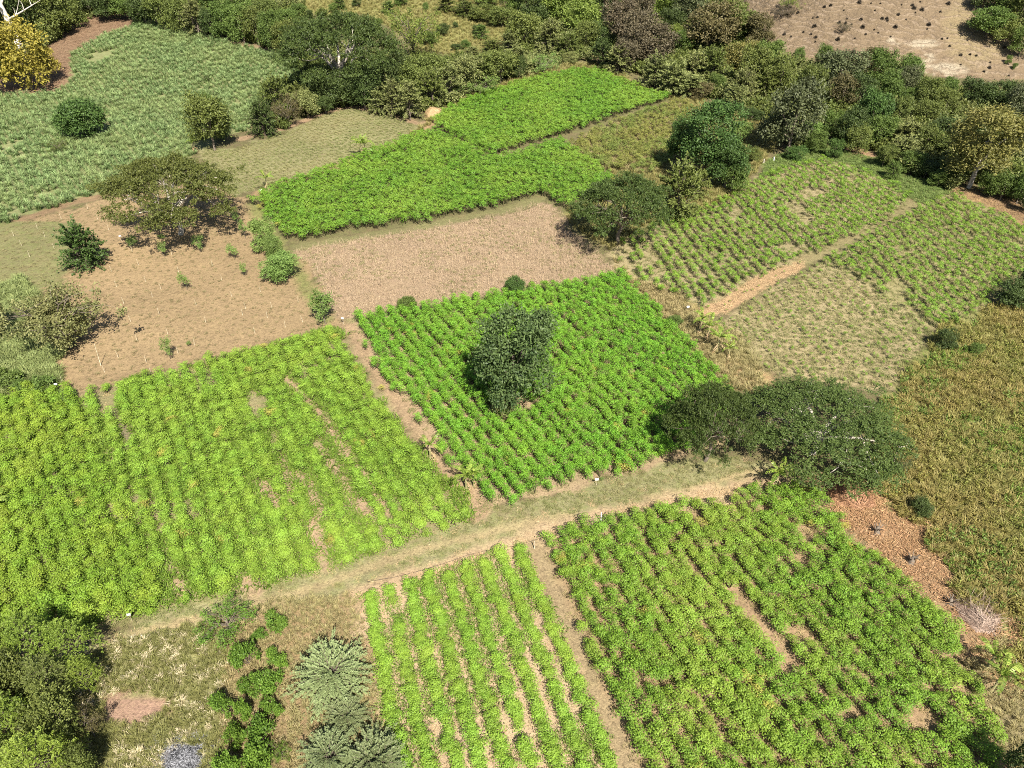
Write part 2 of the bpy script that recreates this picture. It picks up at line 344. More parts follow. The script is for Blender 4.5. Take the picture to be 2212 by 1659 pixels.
class MB:
    def __init__(s): s.v = []; s.f = []; s.var = []; s.n = 0; s.mi = []
    def quads(s, V, var, mi=0):                      # V (N,4,3)
        N = len(V); s.v.append(V.reshape(-1, 3)); s.f.append(np.arange(N * 4).reshape(N, 4) + s.n)
        s.var.append(np.repeat(var, 4)); s.n += N * 4; s.mi.append(np.full(N, mi))
    def leaves(s, C, D, Nn, L, W, var, mi=0, fold=0):    # diamonds from C along D
        D = unit(D); S = unit(np.cross(D, Nn)); L = np.broadcast_to(L, (len(C),))[:, None]; W = np.broadcast_to(W, (len(C),))[:, None]
        mid = C + D * L * .45
        V = np.stack([C, mid + S * W * .5, C + D * L, mid - S * W * .5], 1)
        s.quads(V, var, mi)
    def tube(s, pts, rad, sides=6, var=.5, mi=0, cap=True):
        pts = np.array(pts, float); rad = np.broadcast_to(rad, (len(pts),)); base = s.n; rings = []
        T = unit(np.gradient(pts, axis=0)); ref = np.array([1., 0, 0]) if abs(T[0][2]) > .5 else np.array([0., 0, 1])
        for i, p in enumerate(pts):
            a = unit(np.cross(T[i], ref)); b = np.cross(T[i], a)
            th = np.linspace(0, 2 * pi, sides, endpoint=False)
            rings.append(p + rad[i] * (np.cos(th)[:, None] * a + np.sin(th)[:, None] * b))
        s.v.append(np.concatenate(rings)); k = len(pts) * sides; f = []
        for i in range(len(pts) - 1):
            for j in range(sides):
                j2 = (j + 1) % sides
                f.append((base + i * sides + j, base + i * sides + j2, base + (i + 1) * sides + j2, base + (i + 1) * sides + j))
        if cap and sides % 2 == 0:
            for i0 in (0, (len(pts) - 1) * sides):
                for j in range(1, sides // 2):
                    f.append((base + i0 + j - 1 if j > 1 else base + i0, base + i0 + j, base + i0 + sides - j - 1 + (0), base + i0 + (sides - j) % sides) if j < sides // 2 else None)
            f = [q for q in f if q and len(set(q)) == 4]
        s.f.append(np.array(f)); s.var.append(np.full(k, var)); s.n += k; s.mi.append(np.full(len(f), mi))
    def mesh(s, name, mats, smooth=False):
        V = np.concatenate(s.v); Fq = np.concatenate(s.f); me = bpy.data.meshes.new(name)
        me.vertices.add(len(V)); me.vertices.foreach_set('co', V.ravel())
        me.loops.add(len(Fq) * 4); me.loops.foreach_set('vertex_index', Fq.ravel().astype(np.int32))
        me.polygons.add(len(Fq)); me.polygons.foreach_set('loop_start', np.arange(len(Fq), dtype=np.int32) * 4)
        me.polygons.foreach_set('material_index', np.concatenate(s.mi).astype(np.int32))
        me.update(calc_edges=True)
        if smooth: me.polygons.foreach_set('use_smooth', np.ones(len(Fq), bool))
        a = me.attributes.new('var', 'FLOAT', 'POINT'); a.data.foreach_set('value', np.concatenate(s.var).astype(np.float32))
        for m in mats: me.materials.append(m)
        me.validate(); return me

def rnd(*sh): return RNG.random(sh)
def rdir(n, upbias=0.0):
    v = RNG.normal(size=(n, 3)); v = unit(v); v[:, 2] += upbias; return unit(v)

# ------------------------------------------------------------------ small plants (instanced or copied)
def cassava_mesh(name, mats, Hh=1.35, R=.55, stems=4, whorl=13, leaf=.19, lobes=5):
    b = MB()
    for k in range(stems):
        a = rnd() * 2 * pi; r = R * (rnd() ** .6) if k else .05
        top = np.array([cos(a) * r, sin(a) * r, Hh * (.78 + .25 * rnd())]).astype(float)
        base = np.array([0., 0., 0.])
        b.tube([base, (base + top) / 2 + [0, 0, .08], top], [.022, .018, .01], 4, .3, 1, cap=False)
        n = whorl
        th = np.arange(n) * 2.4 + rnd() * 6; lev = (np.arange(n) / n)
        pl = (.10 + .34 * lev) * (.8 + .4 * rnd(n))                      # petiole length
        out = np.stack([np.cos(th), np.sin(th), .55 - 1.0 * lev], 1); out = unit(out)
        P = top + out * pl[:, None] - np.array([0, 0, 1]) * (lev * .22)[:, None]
        var = np.clip(.9 - .7 * lev + .3 * (rnd(n) - .5), 0, 1)  # lower leaves darker: canopy shade put into the leaf tone
        nrm = unit(out * .45 + np.array([0, 0, 1]) + .35 * RNG.normal(size=(n, 3)))
        for j in range(lobes):
            aa = (j - (lobes - 1) / 2) * (2 * pi * .78 / lobes) + .1 * RNG.normal()
            side = unit(np.cross(nrm, out)); f0 = unit(np.cross(side, nrm))
            D = f0 * cos(aa) + side * sin(aa) - np.array([0, 0, .22])
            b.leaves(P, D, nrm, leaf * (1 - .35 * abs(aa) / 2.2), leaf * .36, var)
    return b.mesh(name, mats)

def tuft_mesh(name, mats, n=30, h=.4, r=.18, w=.03, lean=.6, var0=0, var1=1):
    b = MB(); a = rnd(n) * 2 * pi; rr = r * np.sqrt(rnd(n)) * .5
    C = np.stack([np.cos(a) * rr, np.sin(a) * rr, np.zeros(n)], 1)
    a2 = a + .8 * RNG.normal(size=n); le = lean * (.3 + rnd(n)); hh = h * (.55 + .6 * rnd(n))
    O = np.stack([np.cos(a2), np.sin(a2), np.zeros(n)], 1)
    M = C + O * (le * hh * .45)[:, None] + np.array([0, 0, 1]) * (hh * .65)[:, None]
    T = C + O * (le * hh * 1.25)[:, None] + np.array([0, 0, 1]) * (hh * (1 - .35 * le))[:, None]
    S = np.stack([-np.sin(a2), np.cos(a2), np.zeros(n)], 1) * w * .5
    var = var0 + (var1 - var0) * rnd(n)
    b.quads(np.stack([C - S * .6, C + S * .6, M + S, M - S], 1), var)
    b.quads(np.stack([M - S, M + S, T + S * .2, T - S * .2], 1), var)
    return b.mesh(name, mats)

def weed_mesh(name, mats, n=70, h=.6, r=.45, leaf=.12):
    b = MB()
    for k in range(7):
        a = rnd() * 2 * pi; rr = r * rnd() ** .5; top = np.array([cos(a) * rr, sin(a) * rr, h * (.5 + .6 * rnd())])
        b.tube([(cos(a) * rr * .3, sin(a) * rr * .3, 0), top * [.7, .7, .55], top], [.012, .01, .006], 4, .1, 0, cap=False)
        m = n // 7; t = rnd(m) ** .6; P = top * t[:, None] * [1, 1, 1] ; D = rdir(m, .4); N = rdir(m, 1.0)
        b.leaves(P, D, N, leaf * (.7 + .6 * rnd(m)), leaf * .45, rnd(m))
    return b.mesh(name, mats)

def litter_mesh(name, mats, n=26, r=.5, L=.35):
    b = MB(); P = np.stack([r * RNG.normal(size=n) * .6, r * RNG.normal(size=n) * .6, .02 + .1 * rnd(n)], 1)
    a = rnd(n) * 2 * pi; D = np.stack([np.cos(a), np.sin(a), .18 * RNG.normal(size=n)], 1)
    b.leaves(P, D, rdir(n, 1.6), L * (.5 + rnd(n)), .045, rnd(n)); return b.mesh(name, mats)

def stalk_mesh(name, mats, n=6, r=.5, h=.55):
    b = MB()
    for k in range(n):
        x, y = r * (rnd() - .5) * 2, r * (rnd() - .5) * 2; hh = h * (.5 + rnd() * .8); d = RNG.normal(size=2) * .12
        b.tube([(x, y, 0), (x + d[0], y + d[1], hh)], [.016, .012], 4, float(rnd()), 0, cap=False)
    n = 8; P = np.stack([r * RNG.normal(size=n) * .7, r * RNG.normal(size=n) * .7, .04 + .05 * rnd(n)], 1)
    a = rnd(n) * 2 * pi; b.leaves(P, np.stack([np.cos(a), np.sin(a), .1 * rnd(n)], 1), rdir(n, 2), .3, .04, rnd(n))
    return b.mesh(name, mats)

# ------------------------------------------------------------------ stuff: many instances in ONE object
_gid = [0]
def gn_group(coll):
    g = bpy.data.node_groups.new('scatter', 'GeometryNodeTree')
    g.interface.new_socket('Geometry', in_out='INPUT', socket_type='NodeSocketGeometry')
    g.interface.new_socket('Geometry', in_out='OUTPUT', socket_type='NodeSocketGeometry')
    n = g.nodes; i = n.new('NodeGroupInput'); o = n.new('NodeGroupOutput')
    ip = n.new('GeometryNodeInstanceOnPoints'); ci = n.new('GeometryNodeCollectionInfo')
    ci.inputs[0].default_value = coll; ci.inputs['Separate Children'].default_value = True; ci.inputs['Reset Children'].default_value = True
    ip.inputs['Pick Instance'].default_value = True
    def attr(nm, ty):
        x = n.new('GeometryNodeInputNamedAttribute'); x.data_type = ty; x.inputs[0].default_value = nm; return x.outputs[0]
    g.links.new(i.outputs[0], ip.inputs['Points']); g.links.new(ci.outputs[0], ip.inputs['Instance'])
    g.links.new(attr('pick', 'INT'), ip.inputs['Instance Index'])
    g.links.new(attr('spin', 'FLOAT_VECTOR'), ip.inputs['Rotation']); g.links.new(attr('size', 'FLOAT_VECTOR'), ip.inputs['Scale'])
    g.links.new(ip.outputs[0], o.inputs[0]); return g

def proto_set(meshes, mats):
    _gid[0] += 1; c = bpy.data.collections.new('plant set %02d' % _gid[0])
    for k, me in enumerate(meshes):
        o = bpy.data.objects.new('p%02d' % k, me)
        for j, m in enumerate(mats):
            if j < len(o.material_slots): o.material_slots[j].link = 'OBJECT'; o.material_slots[j].material = m
        c.objects.link(o)
    return c

def scatter(name, P, size, meshes, mats, label, cat, tilt=.12):
    N = len(P)
    if N == 0: return
    me = bpy.data.meshes.new(name); me.vertices.add(N); me.vertices.foreach_set('co', np.asarray(P, float).ravel())
    size = np.asarray(size, float)
    if size.ndim == 1: size = np.repeat(size[:, None], 3, 1)
    a = me.attributes.new('size', 'FLOAT_VECTOR', 'POINT'); a.data.foreach_set('vector', size.astype(np.float32).ravel())
    rot = np.stack([RNG.normal(size=N) * tilt, RNG.normal(size=N) * tilt, rnd(N) * 2 * pi], 1)
    a = me.attributes.new('spin', 'FLOAT_VECTOR', 'POINT'); a.data.foreach_set('vector', rot.astype(np.float32).ravel())
    a = me.attributes.new('pick', 'INT', 'POINT'); a.data.foreach_set('value', RNG.integers(0, len(meshes), N).astype(np.int32))
    o = bpy.data.objects.new(name, me); COL.objects.link(o)
    md = o.modifiers.new('scatter', 'NODES'); md.node_group = gn_group(proto_set(meshes, mats))
    o['kind'] = 'stuff'; o['label'] = label; o['category'] = cat
    return o

def world_poly(poly): return np.array([at(max(-500, min(2800, u)), min(1950, v)) for u, v in poly])

def lattice(poly, p0, p1, row, step, jit=.15, edge=1.0):
    """plants set out in straight rows that run p0 -> p1 on the ground"""
    A, B = at(*p0), at(*p1); d = unit((B - A)[:2]); n = np.array([-d[1], d[0]])
    W = world_poly(poly)[:, :2] - A[:2]; s = W @ d; t = W @ n
    S, T = np.meshgrid(np.arange(s.min(), s.max(), step), np.arange(math.floor(t.min() / row), math.ceil(t.max() / row)) * row)
    ri = np.round(T / row).astype(int).ravel()
    S = S.ravel() + RNG.normal(size=S.size) * step * jit * 1.4; T = T.ravel() + RNG.normal(size=S.size) * row * jit * .3
    X = A[0] + S * d[0] + T * n[0]; Y = A[1] + S * d[1] + T * n[1]
    T2 = (vnoise(S, ri * 3.7, 9, 77) - .5) * row * .12; X += n[0] * T2; Y += n[1] * T2
    Z = height(X, Y); U, V, D = proj(X, Y, Z)
    jr = F / np.maximum(D, 20) * .5 * edge
    m = inpoly(U + (vnoise(X, Y, 2, 51) - .5) * jr, V + (vnoise(X, Y, 2, 52) - .5) * jr, poly) & (U > -140) & (U < 2350) & (V < 1800) & (V > -60)
    return np.stack([X, Y, Z], 1)[m], ri[m]

def fill(poly, dens, jr=1.0, holes=()):
    W = world_poly(poly); x0, y0 = W[:, 0].min(), W[:, 1].min(); x1, y1 = W[:, 0].max(), W[:, 1].max()
    st = 1 / math.sqrt(dens); X, Y = np.meshgrid(np.arange(x0, x1, st), np.arange(y0, y1, st)); X = X.ravel(); Y = Y.ravel()
    X = X + (rnd(len(X)) - .5) * st * 1.3; Y = Y + (rnd(len(Y)) - .5) * st * 1.3
    Z = height(X, Y); U, V, D = proj(X, Y, Z); j = F / np.maximum(D, 20) * jr
    m = inpoly(U + (vnoise(X, Y, 3, 61) - .5) * j, V + (vnoise(X, Y, 3, 62) - .5) * j, poly) & (U > -80) & (U < 2290) & (V < 1730) & (V > -50)
    for h in holes: m &= ~inpoly(U, V, h)
    return np.stack([X, Y, Z], 1)[m]

def near_line(P, pts, hw):
    W = np.array([at(*p) for p in pts]); dm = np.full(len(P), 1e9)
    for a, b in zip(W[:-1], W[1:]):
        ab = (b - a)[:2]; t = np.clip(((P[:, 0] - a[0]) * ab[0] + (P[:, 1] - a[1]) * ab[1]) / (ab @ ab), 0, 1)
        dm = np.minimum(dm, np.hypot(P[:, 0] - a[0] - t * ab[0], P[:, 1] - a[1] - t * ab[1]))
    return dm < hw * (.7 + .6 * vnoise(P[:, 0], P[:, 1], 1.5, 71))

# ------------------------------------------------------------------ trees
def tag(o, label, cat, group=None):
    o['label'] = label; o['category'] = cat
    if group: o['group'] = group
    return o

def clump_crown(b, lobes, n_clumps, per, leaf, cr, inner=.25, flat=1.0, up=.5, lw=.55):
    """leaf clumps over the surface of overlapping lobes (c, r3)"""
    vol = np.array([r[0] * r[1] + r[0] * r[2] for c, r in lobes]); pr = vol / vol.sum()
    cs = []
    for (c, r), p in zip(lobes, pr):
        k = max(3, int(n_clumps * p)); d = rdir(k, .35); rad = np.where(rnd(k) < inner, .35 + .5 * rnd(k), .88 + .16 * rnd(k))
        P = np.array(c) + d * np.array(r) * rad[:, None]; cs.append(np.concatenate([P, d, np.full((k, 1), 1)], 1))
    cs = np.concatenate(cs); K = len(cs); n = K * per
    idx = np.repeat(np.arange(K), per); sz = cr * (.6 + .8 * rnd(K))
    off = RNG.normal(size=(n, 3)) * .5; off[:, 2] *= flat; P = cs[idx, :3] + off * sz[idx][:, None]
    D = unit(cs[idx, 3:6] * .6 + RNG.normal(size=(n, 3)) * .8 - np.array([0, 0, .15]))
    N = unit(cs[idx, 3:6] * .6 + np.array([0, 0, up]) + RNG.normal(size=(n, 3)) * .45)
    var = np.clip(.6 * rnd(K)[idx] + .5 * rnd(n) - .05, 0, 1)
    b.leaves(P, D, N, leaf * (.7 + .6 * rnd(n)), leaf * lw, var)
    return cs

def limb(b, p0, p1, r0, r1, sag=.1, sides=6, n=5):
    p0, p1 = np.array(p0, float), np.array(p1, float); L = np.linalg.norm(p1 - p0); t = np.linspace(0, 1, n)
    side = RNG.normal(size=3) * L * .06; pts = p0 + (p1 - p0) * t[:, None] + np.sin(t * pi)[:, None] * side + np.array([0, 0, 1]) * (np.sin(t * pi) * L * sag)[:, None]
    b.tube(pts, np.linspace(r0, r1, n), sides, .5, 0, cap=False); return pts

def proto_tree(kind, seed):
    """returns (trunk mesh, crown mesh, width, height, crown fraction)"""
    global RNG
    keep = RNG; RNG = np.random.default_rng(seed); tb = MB(); cb = MB(); bark = [BARK]; lf = [LEAFDEF]
    if kind == 'dense':            # tall rounded crown of crowded clumps
        W, H, cf = 8.4, 12., .8; lobes = [((0, 0, 7.4), (3.0, 3.0, 3.5))]
        for k in range(20):
            a = k * 2.4; z = 3.4 + 6.9 * rnd(); rr = 2.9 * math.sqrt(max(.05, 1 - ((z - 7.2) / 5.2) ** 2)); s = .95 + .65 * rnd()
            lobes.append(((cos(a) * rr, sin(a) * rr, z), (s, s, s * .8)))
        clump_crown(cb, lobes, 500, 34, .3, .62, .06); tops = [l[0] for l in lobes]
        limb(tb, (0, 0, -.3), (.2, .1, 6.5), .32, .15, 0)
        for c in tops[1:10]: limb(tb, (.1, 0, 2.0 + 2.5 * rnd()), np.array(c) * .9, .12, .03)
    elif kind == 'round':          # low dome to the ground
        W, H, cf = 5., 4., .97; lobes = [((0, 0, 1.9), (2.2, 2.2, 1.95))]
        for k in range(12):
            a = rnd() * 2 * pi; z = .9 + 2.2 * rnd(); rr = 1.9 * math.sqrt(max(.05, 1 - ((z - 1.6) / 2.6) ** 2)); lobes.append(((cos(a) * rr, sin(a) * rr, z), (.7, .7, .65)))
        clump_crown(cb, lobes, 420, 26, .24, .4, .08); limb(tb, (0, 0, -.2), (0, 0, 2.6), .16, .06, 0)
    elif kind == 'umbrella':       # flat spreading crown of thin pads on bare limbs
        W, H, cf = 20., 9.5, .5; pads = []
        limb(tb, (0, 0, -.3), (.3, .2, 2.9), .42, .3, 0, 8)
        for k in range(9):
            a = 2 * pi * k / 9 + .4 * (rnd() - .5); L = 4.6 + 2 * rnd(); e = np.array([cos(a) * L, sin(a) * L, 6.2 + .8 * rnd()])
            limb(tb, (.3, .2, 2.5 + .5 * rnd()), e, .24, .12, .14)
            for j in range(5):
                a2 = a + (rnd() - .5) * 1.4; L2 = 3.2 + 6 * rnd(); e2 = np.array([cos(a2) * L2, sin(a2) * L2, 8.6 - 4.0 * (L2 / 9.5) ** 2.4 + 1.2 * (rnd() - .5)])
                limb(tb, e * (.7 + .25 * rnd()), e2, .09, .03, .06, 5); pads.append((e2, 1.2 + .9 * rnd()))
                for q in range(2): pads.append((e2 + RNG.normal(size=3) * [1.3, 1.3, .5], .8 + .8 * rnd()))
        for k in range(95):
            a = rnd() * 2 * pi; L = 9.4 * math.sqrt(rnd()); pads.append((np.array([cos(a) * L, sin(a) * L, 8.9 - 4.3 * (L / 9.5) ** 2.4 + 1.5 * (rnd() - .6)]), .8 + .8 * rnd()))
        lobes = [(p, (s, s, .3 * s)) for p, s in pads]
        clump_crown(cb, lobes, 2700, 17, .26, .42, .5, .35, 1.2, .55)
    elif kind == 'bushy':          # irregular woodland tree
        W, H, cf = 7., 7.5, .85; lobes = [((0, 0, 4.2), (2.2, 2.2, 2.4))]
        for k in range(12):
            a = rnd() * 2 * pi; z = 2. + 4.4 * rnd(); rr = 2.3 * math.sqrt(max(.08, 1 - ((z - 3.8) / 3.6) ** 2)); s = .75 + .75 * rnd()
            lobes.append(((cos(a) * rr * (.7 + .5 * rnd()), sin(a) * rr, z), (s, s, s * .8)))
        clump_crown(cb, lobes, 380, 22, .3, .5, .15); limb(tb, (0, 0, -.3), (.1, .2, 4.5), .2, .08, 0)
        for c, r in lobes[1:9]: limb(tb, (0, 0, 1.2 + 1.5 * rnd()), np.array(c) * .95, .08, .02)
    elif kind in ('spray', 'silver'):          # long arching shoots clothed with leaves
        big = kind == 'silver'; W, H, cf = (7.5, 5., .95) if big else (6.5, 6., .93)
        limb(tb, (0, 0, -.3), (0, .1, H * .5), .16, .08, 0)
        ns = 270 if big else 150
        for k in range(ns):
            a = k * 2.39996 + .3 * RNG.normal(); t0 = rnd(); z0 = H * (.15 + .5 * t0)
            L = (W * .5) * (.55 + .5 * rnd()) * (1.0 if big else .9); elv = radians(-8 + 85 * t0 + 14 * RNG.normal())
            o = np.array([cos(a) * cos(elv), sin(a) * cos(elv), sin(elv)]); n = 12; t = np.linspace(0, 1, n)
            st = np.array([cos(a) * .35, sin(a) * .35, z0]) + RNG.normal(size=3) * .25
            pts = st + o * (L * t)[:, None] + np.array([0, 0, -1]) * (L * .28 * t ** 2)[:, None]
            tb.tube(pts[::3], np.linspace(.035, .008, len(pts[::3])), 4, .5, 0, cap=False)
            m = 50 if big else 40; q = .22 + .8 * rnd(m); q = np.minimum(q, 1.0); P = np.stack([np.interp(q, t, pts[:, i]) for i in range(3)], 1)
            T = unit(o - np.array([0, 0, .56]) * q[:, None]); s = unit(np.cross(T, [0, 0, 1.])) * np.where(rnd(m) < .5, 1, -1)[:, None]
            D = unit(T * (.75 if big else .4) + s * .75 + RNG.normal(size=(m, 3)) * (.2 if big else .4)); N = unit(np.array([0, 0, 1.]) + RNG.normal(size=(m, 3)) * .35)
            cb.leaves(P, D, N, (.30 if big else .4) * (1.15 - .4 * q), .10 if big else .15, np.clip(.3 + .5 * q * rnd(m) + .2 * rnd(m), 0, 1))
    elif kind == 'ragged':         # open bush, broken outline, big leaves
        W, H, cf = 3.6, 2.6, .95; lobes = []
        for k in range(13):
            a = rnd() * 2 * pi; rr = 1.6 * rnd() ** .6; z = .5 + 1.7 * rnd() * (1 - .4 * rr / 1.6); q = .22 + .4 * rnd(); lobes.append(((cos(a) * rr, sin(a) * rr, z), (q, q, q * .8))); limb(tb, (0, 0, -.1), (cos(a) * rr, sin(a) * rr, z), .04, .01, .1, 4)
        clump_crown(cb, lobes, 190, 13, .25, .3, .3, lw=.6)
    elif kind == 'feather':        # upright plumes of fine leaflets
        W, H, cf = 6.5, 6.5, .9; limb(tb, (0, 0, -.3), (0, .1, 3.2), .15, .08, 0)
        for k in range(46):
            a = k * 2.4; rr = 2.9 * math.sqrt((k + .5) / 46) * (.85 + .3 * rnd()); z1 = 6.4 - 3.4 * (rr / 3.1) ** 2 + .9 * (rnd() - .5); e = np.array([cos(a) * rr, sin(a) * rr, z1]); limb(tb, (0, .1, 2.2 + rnd()), e, .05, .015, .08, 4)
            for j in range(9):
                a2 = j * 2.4 + rnd(); D0 = unit(np.array([cos(a2), sin(a2), .9 - .17 * j])); L = .75 + .35 * rnd(); m = 22; q = rnd(m)
                P = e + D0 * (L * q)[:, None] - np.array([0, 0, .35]) * (q ** 2)[:, None] - np.array([0, 0, .08 * j]); sd = unit(np.cross(D0, [0, 0, 1.])) * np.where(rnd(m) < .5, 1, -1)[:, None]
                cb.leaves(P, D0 * .5 + sd + RNG.normal(size=(m, 3)) * .2, unit(np.array([0, 0, 1.]) + RNG.normal(size=(m, 3)) * .3), .24 * (1.1 - .4 * q), .085, np.clip(.25 + .5 * rnd() + .35 * (rnd(m) - .3), 0, 1))
    elif kind == 'sparse':         # airy, branches show between few leaves
        W, H, cf = 7., 7., .85; limb(tb, (0, 0, -.3), (0, 0, 2.2), .2, .14, 0); lobes = []
        for k in range(20):
            a = k * 2.4; L = 1.3 + 2.1 * rnd(); e = np.array([cos(a) * L, sin(a) * L, 2.2 + 4.4 * rnd() * (1 - .35 * L / 3.4)])
            p = limb(tb, (0, 0, 1.2 + rnd()), e, .08, .025, .08)
            for j in range(3):
                e2 = e + RNG.normal(size=3) * [.9, .9, .6]; limb(tb, p[-2], e2, .03, .01, .05, 4); lobes.append((e2, (.55, .55, .4)))
        clump_crown(cb, lobes, 330, 14, .24, .38, .3)
    elif kind == 'sapling':
        W, H, cf = 2.2, 3.2, .62; limb(tb, (0, 0, -.2), (.1, 0, 2.6), .05, .015, 0)
        lobes = []
        for k in range(9):
            a = k * 2.4; e = (cos(a) * .7 * rnd() ** .5, sin(a) * .7 * rnd() ** .5, 1.5 + 1.5 * rnd()); limb(tb, (.03, 0, 1.2 + .8 * rnd()), e, .02, .006, .08, 4); lobes.append((e, (.4, .4, .3)))
        clump_crown(cb, lobes, 90, 12, .17, .24, .3)
    RNG = keep
    return tb.mesh(kind + '_trunk', bark, True), cb.mesh(kind + '_crown', lf), W, H, cf

BARK = solid_mat('grey brown bark', (.2, .16, .12), (.09, .07, .05), 2.5)
BARK_PALE = solid_mat('pale bark', (.52, .47, .4), (.3, .26, .2), 2.0)
LEAFDEF = leaf_mat('leaf green', (.03, .055, .015), (.07, .11, .03))
G2 = .72
LM = {
 'dark':   leaf_mat('dark green leaves', (0.030, 0.048, 0.013), (0.096, 0.134, 0.036), .18),
 'deep':   leaf_mat('deep green leaves', (0.033, 0.065, 0.015), (0.097, 0.167, 0.038), .18),
 'center': leaf_mat('grey green leaves', (.035, .062, .02), (.115, .165, .05), .15),
 'olive':  leaf_mat('olive leaves', (0.060, 0.080, 0.018), (0.186, 0.222, 0.054), .22),
 'brownolive': leaf_mat('brown olive leaves', (.085, .075, .03), (.17, .145, .06), .2),
 'pale':   leaf_mat('pale olive leaves', (0.085, 0.105, 0.030), (0.269, 0.291, 0.101), .2),
 'green':  leaf_mat('mid green leaves', (0.060, 0.095, 0.020), (0.161, 0.230, 0.052), .25),
 'bright': leaf_mat('yellow green leaves', (0.090, 0.135, 0.023), (0.253, 0.308, 0.066), .3),
 'light':  leaf_mat('light green leaves', (.12, .19, .045), (.24, .34, .09), .3),
 'brown':  leaf_mat('purple brown leaves', (0.060, 0.050, 0.028), (0.161, 0.132, 0.075), .15),
 'grey':   leaf_mat('dull grey green leaves', (0.050, 0.060, 0.025), (0.138, 0.155, 0.067), .15),
 'yellow': leaf_mat('golden yellow leaves', (.15, .13, .02), (.44, .37, .07), .25),
 'gold':   leaf_mat('golden olive leaves', (.10, .105, .03), (.25, .22, .065), .25),
 'silver': leaf_mat('silvery green leaves', (0.100, 0.135, 0.045), (0.280, 0.336, 0.146), .15),
 'silver2': leaf_mat('dark silvery leaves', (.07, .095, .03), (.23, .27, .12), .15),
 'umb':    leaf_mat('thin olive leaflets', (.065, .08, .016), (.145, .16, .04), .25),
 'umbd':   leaf_mat('thin dark leaflets', (0.032, 0.053, 0.012), (0.105, 0.145, 0.034), .2),
 'grove':  leaf_mat('grove leaves', (.08, .125, .015), (.25, .33, .05), .25),
 'hedge':  leaf_mat('hedge leaves', (.06, .12, .015), (.18, .29, .04), .25),
 'bloom':  leaf_mat('olive leaves with pale tips', (.09, .10, .03), (.26, .25, .10), .2),
}
PROTO = {}
for _k, _n in (('dense', 2), ('round', 2), ('umbrella', 2), ('bushy', 4), ('spray', 4), ('silver', 2), ('ragged', 4), ('feather', 3), ('sparse', 2), ('sapling', 3)):
    PROTO[_k] = [proto_tree(_k, 100 + 17 * i + len(_k)) for i in range(_n)]

def solve_h(W, cf, off, al):
    lo, hi = .15, 60.
    for _ in range(40):
        H = (lo + hi) / 2; rv = cf * H / 2; c = H * (1 - cf / 2)
        o = c * cos(al) + math.hypot(W / 2 * sin(al), rv * cos(al))
        if o > off: hi = H
        else: lo = H
    return H

_ti = [0]
def tree(u, vb, vtop, w, kind, leaf, label, name='tree', cat='tree', group=None, bark=None, hmin=.35, hmax=1.9):
    P = at(u, vb); dep = depth_at(P); W = w * dep / F; off = (vb - vtop) * dep / F
    al = math.atan2(HC - P[2], math.hypot(P[0], P[1])); _ti[0] += 1
    tm, cm, Wp, Hp, cf = PROTO[kind][_ti[0] % len(PROTO[kind])]
    H = solve_h(W, cf, off, al); H = min(max(H, W * hmin), W * hmax)
    r = bpy.data.objects.new(name, None); COL.objects.link(r); r.empty_display_size = .3
    r.location = P - np.array([0, 0, .05]); r.rotation_euler = (0, 0, random.random() * 6.28); r.scale = (W / Wp, W / Wp, H / Hp)
    for nm, me, mt in (('trunk', tm, bark or BARK), ('crown', cm, LM[leaf])):
        o = bpy.data.objects.new(nm, me); COL.objects.link(o); o.parent = r
        o.material_slots[0].link = 'OBJECT'; o.material_slots[0].material = mt
    tag(r, label, cat, group); return r

# ================================================================== BUILD
build_ground()

# --- crops ---------------------------------------------------------
STEM = solid_mat('green brown stems', (.16, .13, .06))
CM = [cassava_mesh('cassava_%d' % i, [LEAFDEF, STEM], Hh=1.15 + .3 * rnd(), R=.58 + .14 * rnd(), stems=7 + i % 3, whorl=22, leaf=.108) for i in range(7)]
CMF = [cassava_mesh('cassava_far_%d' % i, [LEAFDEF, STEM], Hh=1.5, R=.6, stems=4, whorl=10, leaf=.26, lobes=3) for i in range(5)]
M_c3 = leaf_mat('cassava leaves bright', (0.029, 0.081, 0.006), (0.186, 0.395, 0.032), 0.20, (.20, .36, .035), .4)  # crop leaf mats: dark end deepened, painting shade onto the low leaves
M_c1 = leaf_mat('cassava leaves fresh', (0.023, 0.061, 0.005), (0.159, 0.307, 0.030), 0.20, (.21, .32, .04), .5)
M_c4 = leaf_mat('cassava leaves light', (0.051, 0.102, 0.009), (0.251, 0.408, 0.046), 0.20, (.27, .38, .05), .5)
M_c4l = leaf_mat('cassava leaves yellowing', (0.045, 0.090, 0.007), (0.228, 0.367, 0.036), 0.20, (.30, .37, .045), .5)
M_c6 = leaf_mat('cassava leaves mid', (0.031, 0.071, 0.006), (0.204, 0.352, 0.036), 0.20, (.25, .34, .045), .6)
M_cw = leaf_mat('weedy yellow green leaves', (.12, .14, .03), (.25, .25, .06), .25, (.12, .2, .04), .6)
M_q = leaf_mat('young cassava leaves', (0.031, 0.071, 0.006), (0.204, 0.349, 0.034), 0.20, (.20, .30, .045), .5)
M_tus = leaf_mat('blue green tussock blades', (0.075, 0.125, 0.035), (0.268, 0.353, 0.142), .2, (.22, .27, .10), .6)
M_dry = leaf_mat('dry grass blades', (.22, .18, .07), (.44, .36, .18), .2, (.26, .25, .1), .5)
M_palet = leaf_mat('pale dry grass', (.42, .36, .2), (.72, .62, .42), .2)
M_grass = leaf_mat('short green grass', (.14, .16, .05), (.28, .29, .11), .25, (.30, .26, .12), .6)
M_scr = leaf_mat('scrub leaves', (0.121, 0.143, 0.029), (0.302, 0.319, 0.076), .2, (.27, .21, .06), .5)
M_scrg = leaf_mat('green scrub leaves', (0.077, 0.143, 0.020), (0.187, 0.286, 0.044), .2, (.15, .2, .05), .6)
M_lit = leaf_mat('fallen leaf litter', (.20, .11, .05), (.50, .31, .155), .05)
